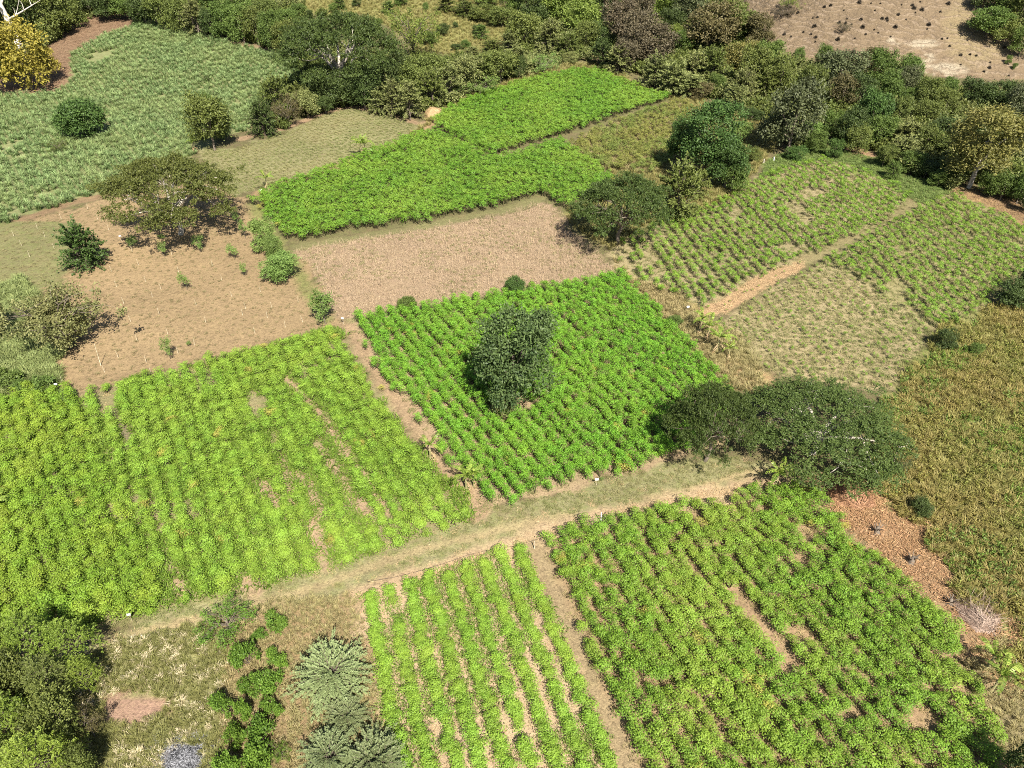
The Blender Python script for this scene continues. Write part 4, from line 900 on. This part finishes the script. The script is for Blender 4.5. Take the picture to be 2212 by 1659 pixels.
# --- hedges and woods ------------------------------------------------
WOODS = {
 'hedge tree below the big umbrella tree': [
  (600,255,165,84,'spray','olive'),(573,292,212,76,'spray','dark'),(648,246,178,76,'spray','olive'),(665,255,196,66,'bushy','pale'),(625,272,204,60,'sparse','brownolive'),
  (690,222,140,84,'bushy','dark'),(740,232,148,84,'bushy','dark'),(790,235,150,84,'bushy','dark'),(835,205,128,70,'bushy','dark'),(658,205,150,64,'bushy','dark'),(705,245,205,60,'bushy','dark'),(590,225,185,60,'bushy','olive')],
 'hedge tree along the upper edge of the dense cassava': [
  (820,246,192,62,'spray','pale'),(852,250,170,66,'spray','pale'),(886,258,176,76,'spray','pale'),(932,236,148,84,'spray','olive'),(968,220,140,84,'spray','pale'),
  (1004,203,120,92,'bushy','pale'),(1042,196,120,92,'spray','olive'),(1082,180,110,84,'bushy','olive'),(1112,166,100,84,'spray','pale'),(1038,208,158,74,'sparse','light'),
  (900,198,120,78,'bushy','olive'),(950,185,118,74,'bushy','olive'),(990,172,112,76,'spray','olive'),(1050,160,112,70,'bushy','olive'),(862,190,110,60,'bushy','dark')],
 'tree in the far upper left woods': [
  (30,100,-14,96,'bushy','dark'),(112,84,-24,104,'bushy','olive'),(158,62,-22,84,'bushy','olive'),(200,32,-30,84,'bushy','dark'),(0,60,-40,90,'bushy','deep'),(72,70,-20,70,'bushy','dark'),
  (242,42,-26,80,'bushy','dark'),(280,42,-20,70,'bushy','green'),(318,52,-16,72,'bushy','dark'),(355,62,-14,76,'bushy','olive'),(398,72,-2,70,'bushy','olive'),(430,78,2,64,'spray','pale'),(462,84,22,48,'bushy','dark'),
  (492,86,10,64,'bushy','green'),(528,95,12,70,'bushy','green'),(560,98,16,66,'bushy','olive'),(592,112,28,62,'bushy','green'),(620,118,50,56,'bushy','olive'),(640,126,66,46,'spray','pale'),(390,28,-24,80,'bushy','olive'),(450,22,-24,80,'bushy','green'),(520,28,-14,84,'bushy','green'),(585,55,0,70,'bushy','olive'),(625,60,20,60,'bushy','green'),(340,20,-30,80,'bushy','dark')],
 'tree in the woods behind the brightest cassava': [
  (1140,60,-30,84,'bushy','dark'),(1190,50,-40,96,'bushy','bright'),(1250,80,-10,84,'bushy','bright'),(1132,110,30,88,'bushy','olive'),(1186,122,45,88,'spray','pale'),(1262,112,48,70,'bushy','olive'),
  (1300,60,-30,70,'bushy','dark'),(1338,110,6,96,'bushy','brown'),(1378,140,36,100,'bushy','brown'),(1425,40,-30,96,'bushy','bright'),(1412,150,52,90,'bushy','brown'),(1350,158,88,70,'bushy','brown'),(1455,100,56,56,'bushy','bright'),(1468,120,66,60,'bushy','green'),
  (1530,110,6,124,'bushy','brownolive'),(1590,96,20,92,'bushy','olive'),(1630,100,34,76,'bushy','brownolive'),(1480,50,-20,90,'bushy','grey'),(1300,145,90,76,'spray','dark'),(1332,160,98,76,'spray','pale'),(1290,110,50,60,'bushy','dark'),
  (1415,190,118,90,'spray','pale'),(1452,205,134,92,'spray','pale'),(1495,178,110,90,'spray','pale'),(1535,180,104,84,'spray','olive'),(1548,200,160,44,'bushy','green'),(1490,212,160,80,'spray','pale'),(1602,160,92,92,'bushy','gold'),(1618,200,106,84,'bushy','olive'),(1600,220,148,80,'spray','pale'),
  (1650,215,150,72,'spray','olive'),(1585,242,180,66,'spray','pale'),(1650,170,92,74,'bushy','green'),(1512,216,178,56,'bushy','brownolive'),
  (1175,160,118,56,'sparse','light'),(1230,138,112,36,'bushy','pale'),(1122,172,124,40,'bushy','dark'),(1450,75,20,60,'bushy','dark'),(1570,60,0,70,'bushy','olive'),(1225,130,70,70,'spray','olive'),(1375,90,-10,80,'bushy','brown'),(1270,40,-30,80,'bushy','olive')],
 'tree in the right woods at the foot of the dry hillside': [
  (1680,210,116,76,'bushy','olive'),(1722,140,104,26,'bushy','green'),(1770,160,100,48,'bushy','green'),(1806,200,112,112,'bushy','grey'),(1812,240,160,66,'bushy','brownolive'),(1872,170,104,74,'bushy','brownolive'),(1890,200,112,72,'bushy','green'),
  (1958,190,122,66,'bushy','green'),(1940,220,140,60,'bushy','grey'),(1992,240,168,66,'bushy','olive'),(2042,220,170,44,'bushy','green'),(2090,235,168,60,'bushy','dark'),(1904,230,150,60,'bushy','green'),(1872,292,196,78,'bushy','deep'),(1934,270,210,62,'bushy','olive'),(1990,270,216,70,'bushy','olive'),
  (2036,250,190,60,'bushy','olive'),(1956,235,190,50,'bushy','green'),(1946,322,258,96,'spray','pale'),(1892,320,250,70,'bushy','green'),(1992,335,270,76,'bushy','olive'),(1944,352,290,84,'spray','pale'),(2030,345,286,64,'bushy','olive'),(1962,375,325,56,'bushy','green'),
  (2034,310,250,70,'bushy','dark'),(2054,392,345,60,'bushy','green'),(2024,402,366,50,'bushy','green'),(1995,385,345,56,'bushy','dark'),(2150,240,170,90,'bushy','dark'),(2194,270,180,80,'bushy','grey'),(2200,350,270,70,'bushy','grey'),(2128,420,372,54,'bushy','green'),(2160,432,370,64,'bushy','green'),
  (2196,440,366,56,'bushy','green'),(2212,460,405,40,'bushy','dark'),(1850,330,270,60,'bushy','olive'),(1826,315,230,70,'bushy','dark'),(1760,330,282,50,'bushy','green'),(1790,300,240,56,'bushy','green'),(1735,230,140,70,'bushy','olive'),(1850,240,160,70,'bushy','dark'),(1745,312,262,50,'bushy','light'),
  (1800,340,300,40,'bushy','deep'),(1905,360,310,50,'bushy','olive'),(1925,385,345,40,'spray','green'),(2085,330,250,70,'bushy','dark'),(2120,330,250,60,'bushy','olive'),(1720,345,315,50,'bushy','deep')],
 'tree at the top right corner beyond the hillside': [
  (2130,78,14,88,'bushy','green'),(2152,92,34,70,'bushy','olive'),(2190,70,-20,80,'bushy','olive'),(2200,120,60,60,'bushy','green'),(2172,40,-30,76,'bushy','green'),(2120,24,-30,60,'bushy','dark'),(2205,30,-40,60,'bushy','dark')],
 'shrub scattered over the far meadow': [
  (924,96,66,44,'bushy','green'),(957,76,50,32,'bushy','dark'),(984,62,48,14,'bushy','dark'),(1031,78,54,26,'bushy','dark'),(984,110,94,26,'bushy','dark'),(1004,106,86,26,'bushy','green'),(920,24,6,14,'bushy','green'),(773,16,-8,26,'bushy','dark'),(668,42,22,22,'bushy','dark'),(722,26,6,22,'bushy','green'),(816,66,40,30,'bushy','green'),
  (965,26,-10,56,'spray','olive'),(1005,36,2,64,'spray','olive'),(1045,46,8,64,'bushy','olive'),(1085,60,16,64,'bushy','olive'),(1040,86,54,40,'spray','green'),(1100,30,-14,60,'bushy','green'),(1050,12,-24,60,'bushy','green'),(1000,2,-30,50,'bushy','olive'),
  (700,60,20,56,'spray','olive'),(760,56,26,50,'spray','green'),(650,40,8,46,'bushy','green'),(840,30,2,40,'spray','green'),(870,12,-12,40,'bushy','green'),(735,20,-6,36,'spray','green'),(1020,130,100,50,'spray','pale'),(1062,118,84,60,'spray','olive'),(1100,120,70,60,'spray','pale')],
}
SHAPE = {'bushy': 'bushy', 'spray': 'spiky leaved', 'sparse': 'twiggy'}
CLR = {'dark':'dark green','deep':'deep green','olive':'olive','brownolive':'brownish olive','pale':'pale olive','green':'fresh green','bright':'bright yellow green','light':'light green','brown':'purple brown','grey':'dull grey green','gold':'golden olive'}
tree(895, 130, 16, 92, 'sparse', 'bright', 'airy yellow green tree standing on the far meadow', bark=BARK)
for where, L in WOODS.items():
    for (u, vb, vt, w, kind, lf) in L:
        shrub = 'shrub' in where
        tree(u, vb, vt, w, kind, lf, '%s %s %s' % (CLR[lf], SHAPE[kind], where), 'shrub' if shrub else 'tree', 'shrub' if shrub else 'tree', '%s ones of: %s' % (CLR[lf], where.replace('tree', 'trees', 1).replace('shrub', 'shrubs', 1)), hmin=.45)

# undergrowth that fills the woods between the trees
SH = [weed_mesh('undergrowth_%d' % i, [LEAFDEF], 260, 1.9, 1.2, .36) for i in range(4)]
WOOD1 = [(-80,110),(-80,-50),(640,-50),(660,40),(700,100),(860,120),(960,130),(1100,130),(1110,60),(1090,-50),(1560,-50),(1610,40),(1660,110),(1712,146),(1843,150),(1924,150),(1984,184),(2058,205),(2290,215),(2290,480),(2212,440),(2120,412),(2040,405),(1960,375),(1900,340),(1830,310),(1770,295),(1740,320),(1690,320),(1640,250),(1560,222),(1500,212),(1440,180),(1390,165),(1330,130),(1230,130),(1120,165),(1040,198),(940,240),(860,245),(760,228),(709,238),(625,275),(545,296),(565,240),(600,200),(660,165),(641,130),(557,100),(437,72),(370,50),(300,40),(225,25),(150,66),(60,150),(-80,200)]
P = fill(WOOD1, .42, 2.0); U, V, _d = proj(*P.T); lv = fnoise(P[:, 0], P[:, 1], 10, 17)
scatter('undergrowth', P[lv < .5], .8 + .8 * rnd((lv < .5).sum()), SH, [LM['olive']], 'olive undergrowth filling the woods', 'undergrowth')
scatter('undergrowth', P[lv >= .5], .8 + .8 * rnd((lv >= .5).sum()), SH, [LM['pale']], 'pale undergrowth filling the woods', 'undergrowth')

# --- banana plants ---------------------------------------------------
M_ban = leaf_mat('banana leaf', (.10, .18, .02), (.30, .38, .07), .3, rough=.4)
M_band = leaf_mat('dead banana leaf', (.25, .17, .08), (.42, .32, .17), .1)
M_bst = solid_mat('banana stem', (.3, .3, .12), (.18, .13, .07), 5)
def banana_leaf(seed, L=1.9, w=.42, droop=1.0):
    r = random.Random(seed); b = MB(); n = 14; pts = []
    for i in range(n + 1):
        t = i / n; pts.append((L * (t - .28 * droop * t * t * t), 0, L * (.75 * t - droop * .95 * t * t)))
    for sgn in (-1, 1):
        for i in range(n):
            if r.random() < .10 and i > 2: continue
            t0, t1 = i / n + .012, (i + 1) / n - .012 * r.random() * 2
            def wd(t): return w * .5 * max(0, math.sin(pi * min(1, t * .92 + .05))) ** .6 * (1 if t > .1 else .15)
            q = []
            for t, o in ((t0, 0), (t1, 0), (t1, 1), (t0, 1)):
                k = t * n; j = min(int(k), n - 1); f = k - j; a, c = pts[j], pts[j + 1]
                q.append([a[0] + (c[0] - a[0]) * f + o * .06, sgn * o * wd(t), a[2] + (c[2] - a[2]) * f - o * wd(t) * (.35 + .5 * r.random())])
            b.quads(np.array([q]), np.array([r.random()]))
    b.tube(pts[::2], np.linspace(.03, .008, len(pts[::2])), 4, 1.0, 0, cap=False)
    return b.mesh('banana_leaf', [M_ban])
BL = [banana_leaf(i, 2.1 + .15 * i, .48, .55 + .18 * i) for i in range(4)]
HB = 2.1
def banana(u, v, size, label, nl=9, group=None):
    P = at(u, v); r = bpy.data.objects.new('banana_plant', None); COL.objects.link(r); r.location = P - np.array([0, 0, .04]); r.scale = (size,) * 3
    r.rotation_euler = (0, 0, random.random() * 6.28); b = MB(); Hs = 2.2
    b.tube([(0, 0, 0), (.03, 0, .8), (.05, .02, Hs)], [.15, .11, .07], 8); st = bpy.data.objects.new('stem', b.mesh('banana_stem', [M_bst], True)); COL.objects.link(st); st.parent = r
    for k in range(nl + 2):
        dead = k >= nl; o = bpy.data.objects.new('leaf', BL[(k * 3 + int(u)) % 4]); COL.objects.link(o); o.parent = r
        o.location = (.05, .02, Hs - .1 - (.7 if dead else 0)); o.rotation_euler = (random.gauss(0, .12), (1.1 if dead else -.75 + .6 * k / nl + random.gauss(0, .1)), k * 2.4 + random.gauss(0, .25)); q = .75 + .3 * random.random()
        o.scale = (q, q * 1.05, q); o.material_slots[0].link = 'OBJECT'; o.material_slots[0].material = M_band if dead else M_ban
        if dead: o['label'] = 'withered brown hanging banana leaf'
    tag(r, label, 'banana plant', group)
banana(1008, 1058, .95, 'banana plant with wide star of leaves at the foot of the bare furrow', 11)
banana(1024, 1052, .8, 'leaning yellowish banana plant right behind the furrow foot one', 8)
banana(930, 990, .85, 'banana plant halfway up the bare furrow left of the ridged cassava', 8)
banana(1672, 1058, 1.05, 'banana plant on the track end below the broad dark tree', 10)
banana(1512, 716, .9, 'topmost banana plant of the clump in the dry grass strip', 8)
banana(1528, 735, .95, 'banana plant in the middle of the strip clump', 9)
banana(1547, 762, 1.05, 'largest banana plant of the strip clump, beside the seedlings', 10)
banana(1572, 775, .7, 'small yellowish banana plant at the lower right of the strip clump', 7)
banana(783, 342, 1.3, 'banana plant between the fine grass plot and dense cassava', 9)
banana(790, 338, 1.1, 'banana plant leaning right beside its twin above the dense cassava', 8)
banana(580, 414, 1.1, 'banana plant on the tan path left of the dense cassava tip', 7)
banana(2128, 1446, .85, 'upper banana plant on bare ground at the right edge', 8)
banana(2140, 1492, .95, 'lower banana plant on bare ground at the right edge', 9)
banana(6, 1110, .8, 'banana plant cut by the left edge inside the leftmost plot', 9)
banana(420, 330, .9, 'pale banana plant behind the umbrella tree crown', 5)

# --- small made things ----------------------------------------------
M_wood = solid_mat('weathered wood', (.5, .42, .3), (.25, .19, .13), 6)
M_stake = solid_mat('split bamboo', (.62, .55, .4), (.4, .33, .2), 8)
M_white = solid_mat('white painted board', (.78, .78, .76), (.62, .62, .6), 4)
M_dark = solid_mat('charred wood', (.05, .035, .03), (.02, .016, .014), 6)
def stake(u, v, h=.95, label='thin pale stake', name='stake', r=.022, group='stakes in the tan field', cat='stake', mat=None):
    P = at(u, v); b = MB(); lx, ly = random.gauss(0, .06) * h, random.gauss(0, .06) * h
    b.tube([(0, 0, -.1), (lx * .5 + .01, ly * .5, h * .5), (lx, ly, h * .93), (lx + .02, ly, h)], [r, r * .95, r * .85, r * .25], 6, .5)
    o = bpy.data.objects.new(name, b.mesh(name, [mat or M_stake])); COL.objects.link(o); o.location = P; tag(o, label, cat, group)
def crop_pt(ox, oy, x, y): return (ox + x * .33604, oy + y * .33604)
A = [(565,1345),(630,1410),(395,1410),(240,1470),(290,1525),(90,1520),(140,1580),(350,1600),(190,1650),(700,1480),(850,1620),(1105,1640)]
for p in A: stake(*crop_pt(0, 0, *p), label='thin pale stake beyond the spiky dark green tree, upper tan field', group='stakes in the upper tan field')
B = [(890,45),(718,90),(935,152),(750,185),(1035,200),(980,252),(1262,303),(797,295),(1492,250),(1365,48),(1425,145),(1580,325),(1560,367),(1640,485),(1325,420),(1080,490),(842,410),(1023,360),(882,532),(1145,615),(940,670),(673,735),(972,745),(108,855),(490,95),(1150,95),(400,800),(650,690),(1250,560),(760,640)]
for p in B: stake(*crop_pt(0, 557.5, *p), label='thin pale stake standing in the bare tan field')
for p in [(257,285),(90,322),(287,412),(175,445),(60,385),(15,215),(385,90)]: stake(*crop_pt(557.5, 557.5, *p), label='thin pale stake in the right part of the tan field', group='stakes in the right tan field')
stake(218, 790, 3.0, 'tall thin leafless pole at the lower left of the tan field', 'pole', .03, None, 'pole')
def sign(u, v, label, s=1.0, face=.1):
    P = at(u, v); r = bpy.data.objects.new('plot_sign', None); COL.objects.link(r); r.location = P; r.rotation_euler = (0, 0, face); r.scale = (s * .72,) * 3
    b = MB(); b.tube([(0, 0, -.1), (.01, 0, .6), (0, .01, 1.12)], [.03, .028, .026], 6); o = bpy.data.objects.new('post', b.mesh('sign_post', [M_wood])); COL.objects.link(o); o.parent = r
    me = bpy.data.meshes.new('board'); import bmesh; bm = bmesh.new(); bmesh.ops.create_cube(bm, size=1.0)
    bmesh.ops.scale(bm, vec=(.42, .03, .26), verts=bm.verts); bmesh.ops.bevel(bm, geom=bm.edges[:], offset=.006, segments=1); bm.to_mesh(me); bm.free(); me.materials.append(M_white)
    o = bpy.data.objects.new('board', me); COL.objects.link(o); o.parent = r; o.location = (0, -.045, 1.12); o.rotation_euler = (-.5, 0, 0); tag(r, label, 'sign')
sign(1288, 1048, 'small white plot sign at the lower edge of the ridged cassava')
sign(1484, 675, 'small white plot sign at the foot of the upper young cassava', 1.1)
sign(285, 1340, 'white plot sign at the lower edge of the leftmost cassava')
sign(742, 700, 'white plot sign where tan field, stubble and cassava meet', 1.1, -.4)
sign(126, 842, 'white plot sign by the bushes at the tan field corner', 1.0, .3)
sign(264, 522, 'white plot sign left of the umbrella tree trunk', 1.2)
sign(803, 334, 'white plot sign right of the twin banana plants', 1.2)
sign(566, 422, 'white plot sign beside the banana plant on the tan path', 1.2)
stake(1298, 1128, 1.3, 'white capped post on the upper edge of the right cassava plot', 'post', .05, None, 'post', M_white)
stake(1154, 1185, .9, 'short wooden post at the corner of the two lower plots', 'post', .05, None, 'post', M_wood)
stake(1649, 352, .8, 'pale grey post stump at the top of the young cassava', 'post', .16, None, 'post', solid_mat('grey stump', (.35, .32, .27), (.3, .26, .2), 3))
stake(1671, 348, .8, 'white post at the foot of the leaning grey green tree', 'post', .11, None, 'post', M_white)
stake(1165, 146, 1.5, 'left one of two fence posts at the tip of the brightest cassava', 'post', .05, None, 'post', M_wood)
stake(1145, 168, 1.5, 'fence post nearest the hedge above the brightest cassava', 'post', .05, None, 'post', M_wood)
stake(2205, 440, 1.6, 'post at the right edge beside the dry orange margin', 'post', .06, None, 'post', M_wood)
# heaps and logs
def heap(u, v, w, h, n, mat, name, label, cat, leafl=.5, lw=.05):
    P = at(u, v); b = MB(); d = rdir(n, .3); d[:, 2] = np.abs(d[:, 2]); C = d * [w / 2, w / 2, h] * (.75 + .25 * rnd(n))[:, None]
    D = unit(np.cross(d, RNG.normal(size=(n, 3))) + .25 * RNG.normal(size=(n, 3))); b.leaves(C, D, d, leafl * (.5 + rnd(n)), lw, rnd(n))
    nr, ns = 7, 18; rings = []                                            # lumpy body under the loose stalks
    V = []
    for i in range(nr):
        f = i / (nr - 1); 
        for j in range(ns):
            a = 2 * pi * j / ns; k = 1 + .12 * math.sin(a * 3 + u) + .08 * math.sin(a * 7 + v); V.append((cos(a) * w / 2 * k * cos(f * pi / 2) * .95, sin(a) * w / 2 * k * cos(f * pi / 2) * .95, h * sin(f * pi / 2) * .95 - .05))
    V = np.array(V); q = [[i * ns + j, i * ns + (j + 1) % ns, (i + 1) * ns + (j + 1) % ns, (i + 1) * ns + j] for i in range(nr - 1) for j in range(ns)]
    b.quads(V[np.array(q)], rnd(len(q)) * .5)
    o = bpy.data.objects.new(name, b.mesh(name, [mat])); COL.objects.link(o); o.location = P; tag(o, label, cat)
heap(937, 250, 4.2, 1.8, 1200, M_str, 'straw_heap', 'domed pale straw heap at the top tip of the fine grass plot', 'straw heap')
heap(2112, 1330, 3.4, .45, 900, leaf_mat('dead brush', (.2, .14, .1), (.42, .33, .25), .05), 'brush_pile', 'flat grey brown pile of cut branches on the right margin', 'brush pile', 1.1, .04)
heap(390, 1640, 2.9, .1, 900, leaf_mat('ash', (.02, .02, .022), (.36, .36, .38), .02), 'ash_heap', 'grey ash heap in the dry grass at the bottom edge', 'ash heap', .18, .07)
heap(1838, 1068, 4.2, .4, 800, leaf_mat('red brush', (.22, .11, .06), (.45, .27, .15), .05), 'brush_pile', 'reddish pile of dry branches below the broad dark tree', 'brush pile', 1.2, .05)
def log(pts, r0, label, name='fallen_branch', mat=None, cat='branch', group=None):
    W = [at(*p) + np.array([0, 0, r0 + z]) for p, z in pts]; c = W[0]; b = MB(); L = np.array(W) - c
    b.tube(L, np.linspace(r0, r0 * .5, len(L)), 6); m = L[len(L) // 2]; b.tube([m, m + [.3, .25, .3], m + [.45, .6, .35]], [r0 * .5, r0 * .35, r0 * .15], 5)
    o = bpy.data.objects.new(name, b.mesh(name, [mat or BARK_PALE])); COL.objects.link(o); o.location = c; tag(o, label, cat, group)
log([((2178,1448),0),((2186,1447),.05),((2196,1449),0)], .07, 'short white fallen branch at the right edge beyond the banana plants')
log([((2070,1295),.1),((2110,1330),.3),((2150,1375),.05)], .04, 'long thin bare branch lying across the cut brush pile')
log([((1926,1375),.05),((1945,1378),.2),((1958,1382),.05)], .04, 'thin dry branch among the gappy cassava at right')
log([((1932,986),1.2),((1945,988),1.4),((1960,990),1.1)], .05, 'bare white branch at the right skirt of the broad dark tree')
def hose():
    pts = [(792,1258),(850,1248),(900,1236),(960,1218),(1010,1200),(1060,1188),(1115,1180),(1160,1166),(1205,1152)]
    W = [at(*p) + np.array([0, 0, .06]) for p in pts]; b = MB(); b.tube(np.array(W) - W[0], .016, 6); o = bpy.data.objects.new('hose', b.mesh('hose', [M_dark])); COL.objects.link(o); o.location = W[0]
    tag(o, 'thin black irrigation hose along the straw edge above the striped rows', 'hose')
hose()
def stump(u, v, s, label, group=None, mat=None):
    P = at(u, v); b = MB(); n = 60
    b.tube([(0, 0, -.2), (0, 0, .1), (.05, .02, .55), (.08, 0, .9)], [.42, .3, .22, .12], 8)
    for k in range(7):
        a = k * 2.4; b.tube([(0, 0, .3), (cos(a) * .35, sin(a) * .35, .75 + .2 * (k % 3)), (cos(a) * .6, sin(a) * .6, 1.0 + .3 * (k % 2))], [.07, .045, .015], 5)
        b.tube([(0, 0, .12), (cos(a + 1) * .5, sin(a + 1) * .5, -.02)], [.1, .03], 5)
    o = bpy.data.objects.new('stump', b.mesh('stump', [mat or BARK])); COL.objects.link(o); o.location = P; o.scale = (s,) * 3; o.rotation_euler = (0, 0, u); tag(o, label, 'stump', group)
stump(1893, 1152, .9, 'grey uprooted stump at the upper end of the leaf litter'); stump(1967, 1216, .9, 'split pale stump in the middle of the leaf litter'); stump(2051, 1305, .8, 'dark stump at the lower end of the leaf litter')
stump(1520, 1108, .5, 'small cut stump on the straw edge near the track end')
# scorched clumps on the hillside
def scorched_mesh(i):
    b = MB(); n = 150; d = rdir(n, .3); d[:, 2] = np.abs(d[:, 2]); b.leaves(d * [.5, .5, .75] * (.4 + .6 * rnd(n))[:, None], d + RNG.normal(size=(n, 3)) * .6, rdir(n), .5, .2, rnd(n))
    for k in range(6): a = k * 1.1; b.tube([(0, 0, -.2), (cos(a) * .3, sin(a) * .3, .8), (cos(a) * .5, sin(a) * .5, 1.3)], [.06, .04, .01], 4, 0)
    return b.mesh('hill_shrub', [leaf_mat('dark dry twigs', (.035, .028, .02), (.085, .07, .05), .05)])
HS = [scorched_mesh(i) for i in range(3)]
HL = [(415,30),(375,40),(600,10),(675,15),(300,110),(310,165),(130,90),(35,75),(118,215),(160,230),(288,215),(318,235),(316,262),(330,105),(470,140),(520,115),(610,120),(620,170),(695,185),(720,205),(775,115),(780,128),(745,115),(830,170),(735,15),(940,30),(990,5),(950,50),(1000,60),(1035,180),(1130,245),(1165,240),(1180,290),(1250,410),(1310,345),(1350,352),(1400,455),(1440,395),(1435,430),(1250,350),(425,320),(390,335),(550,150),(240,200),(205,75),(870,25),(1170,20),(1120,70),(1045,155),(960,75),(510,145),(570,240),(640,215),(1560,480),(1530,300),(500,60),(560,330),(460,250),(850,90),(900,120),(700,60),(800,230)]
for k, (x, y) in enumerate(HL):
    u, v = crop_pt(1654.7, 0, x, y)
    if v < -4: continue
    o = bpy.data.objects.new('hill_shrub', HS[k % 3]); COL.objects.link(o); o.location = at(u, v + 3); q = random.choice((.35, .45, .6, .8)); o.scale = (q, q, q); o.rotation_euler = (0, 0, k)
    tag(o, 'small dark dry shrub dotting the tan hillside', 'shrub', 'dark dry shrubs on the hillside')
tree(1700, 22, -14, 40, 'sparse', 'bright', 'yellow green sapling at the top left of the dry hillside')
tree(1690, 38, 14, 40, 'sparse', 'brown', 'bare brown shrub at the top left of the dry hillside', 'shrub', 'shrub')
tree(1820, 72, 48, 26, 'sparse', 'brown', 'bare grey shrub in the middle of the dry hillside', 'shrub', 'shrub')
tree(2176, 138, 120, 16, 'bushy', 'green', 'tiny green bush at the right edge of the hillside', 'bush', 'bush')
tree(2190, 150, 136, 12, 'bushy', 'green', 'tiniest green bush at the right edge of the hillside', 'bush', 'bush')
# bare dead tree at the top left
def dead_tree():
    P = at(50, 118); r = bpy.data.objects.new('dead_tree', None); COL.objects.link(r); r.location = P; r.scale = (1.6,) * 3
    b = MB(); b.tube([(0, 0, -.3), (-.3, 0, 5), (-1.0, 0, 10.5)], [.55, .42, .28], 8); o = bpy.data.objects.new('trunk', b.mesh('dead_trunk', [solid_mat('bleached wood', (.62, .57, .5), (.42, .37, .3), 2)], True)); COL.objects.link(o); o.parent = r
    for k in range(9):
        b = MB(); a = k * 2.4; z = 5 + .65 * k; st = np.array([-.3 - .13 * (z - 5), 0, z]); L = 6 - .3 * k; e = st + np.array([cos(a) * L, sin(a) * L * .7, 2.5 + 1.5 * rnd()])
        p = limb(b, st, e, .18, .03, .1)
        for j in range(6): limb(b, p[1 + j % 4], p[1 + j % 4] + RNG.normal(size=3) * [1.4, 1.4, .6] + [0, 0, 1.3], .06, .015, .05, 5)
        o = bpy.data.objects.new('branch', b.mesh('dead_branch', [MATS['bleached wood']], True)); COL.objects.link(o); o.parent = r
    tag(r, 'bare pale dead tree behind the golden yellow tree', 'dead tree')
dead_tree()

P = fill([(320,1640),(345,1600),(400,1585),(455,1605),(475,1650),(450,1700),(330,1700)], 22, 3); scatter('ash', P, .5 + .5 * rnd(len(P)), [litter_mesh('ash_bits', [LEAFDEF], 14, .25, .14)], [MATS['ash']], 'scattered ash and charred bits round the ash heap', 'ash')

M_yel = leaf_mat('yellowing cassava leaves', (.16, .17, .03), (.42, .40, .08), .25)
P = np.concatenate([lattice(pl, a, b, 1.3, .6)[0] for pl, a, b in ((CAS4, (756,705), (1028,1090)), (CAS6, (1478,1100), (1870,1600)), (CAS1, (640,420), (850,490)), (CAS3, (756,705), (1028,1090)))])
P = P[rnd(len(P)) < .02]; scatter('cassava_crop', P, .7 + .3 * rnd(len(P)), CM, [M_yel, STEM], 'odd yellowing cassava plants scattered through the plots', 'cassava crop')
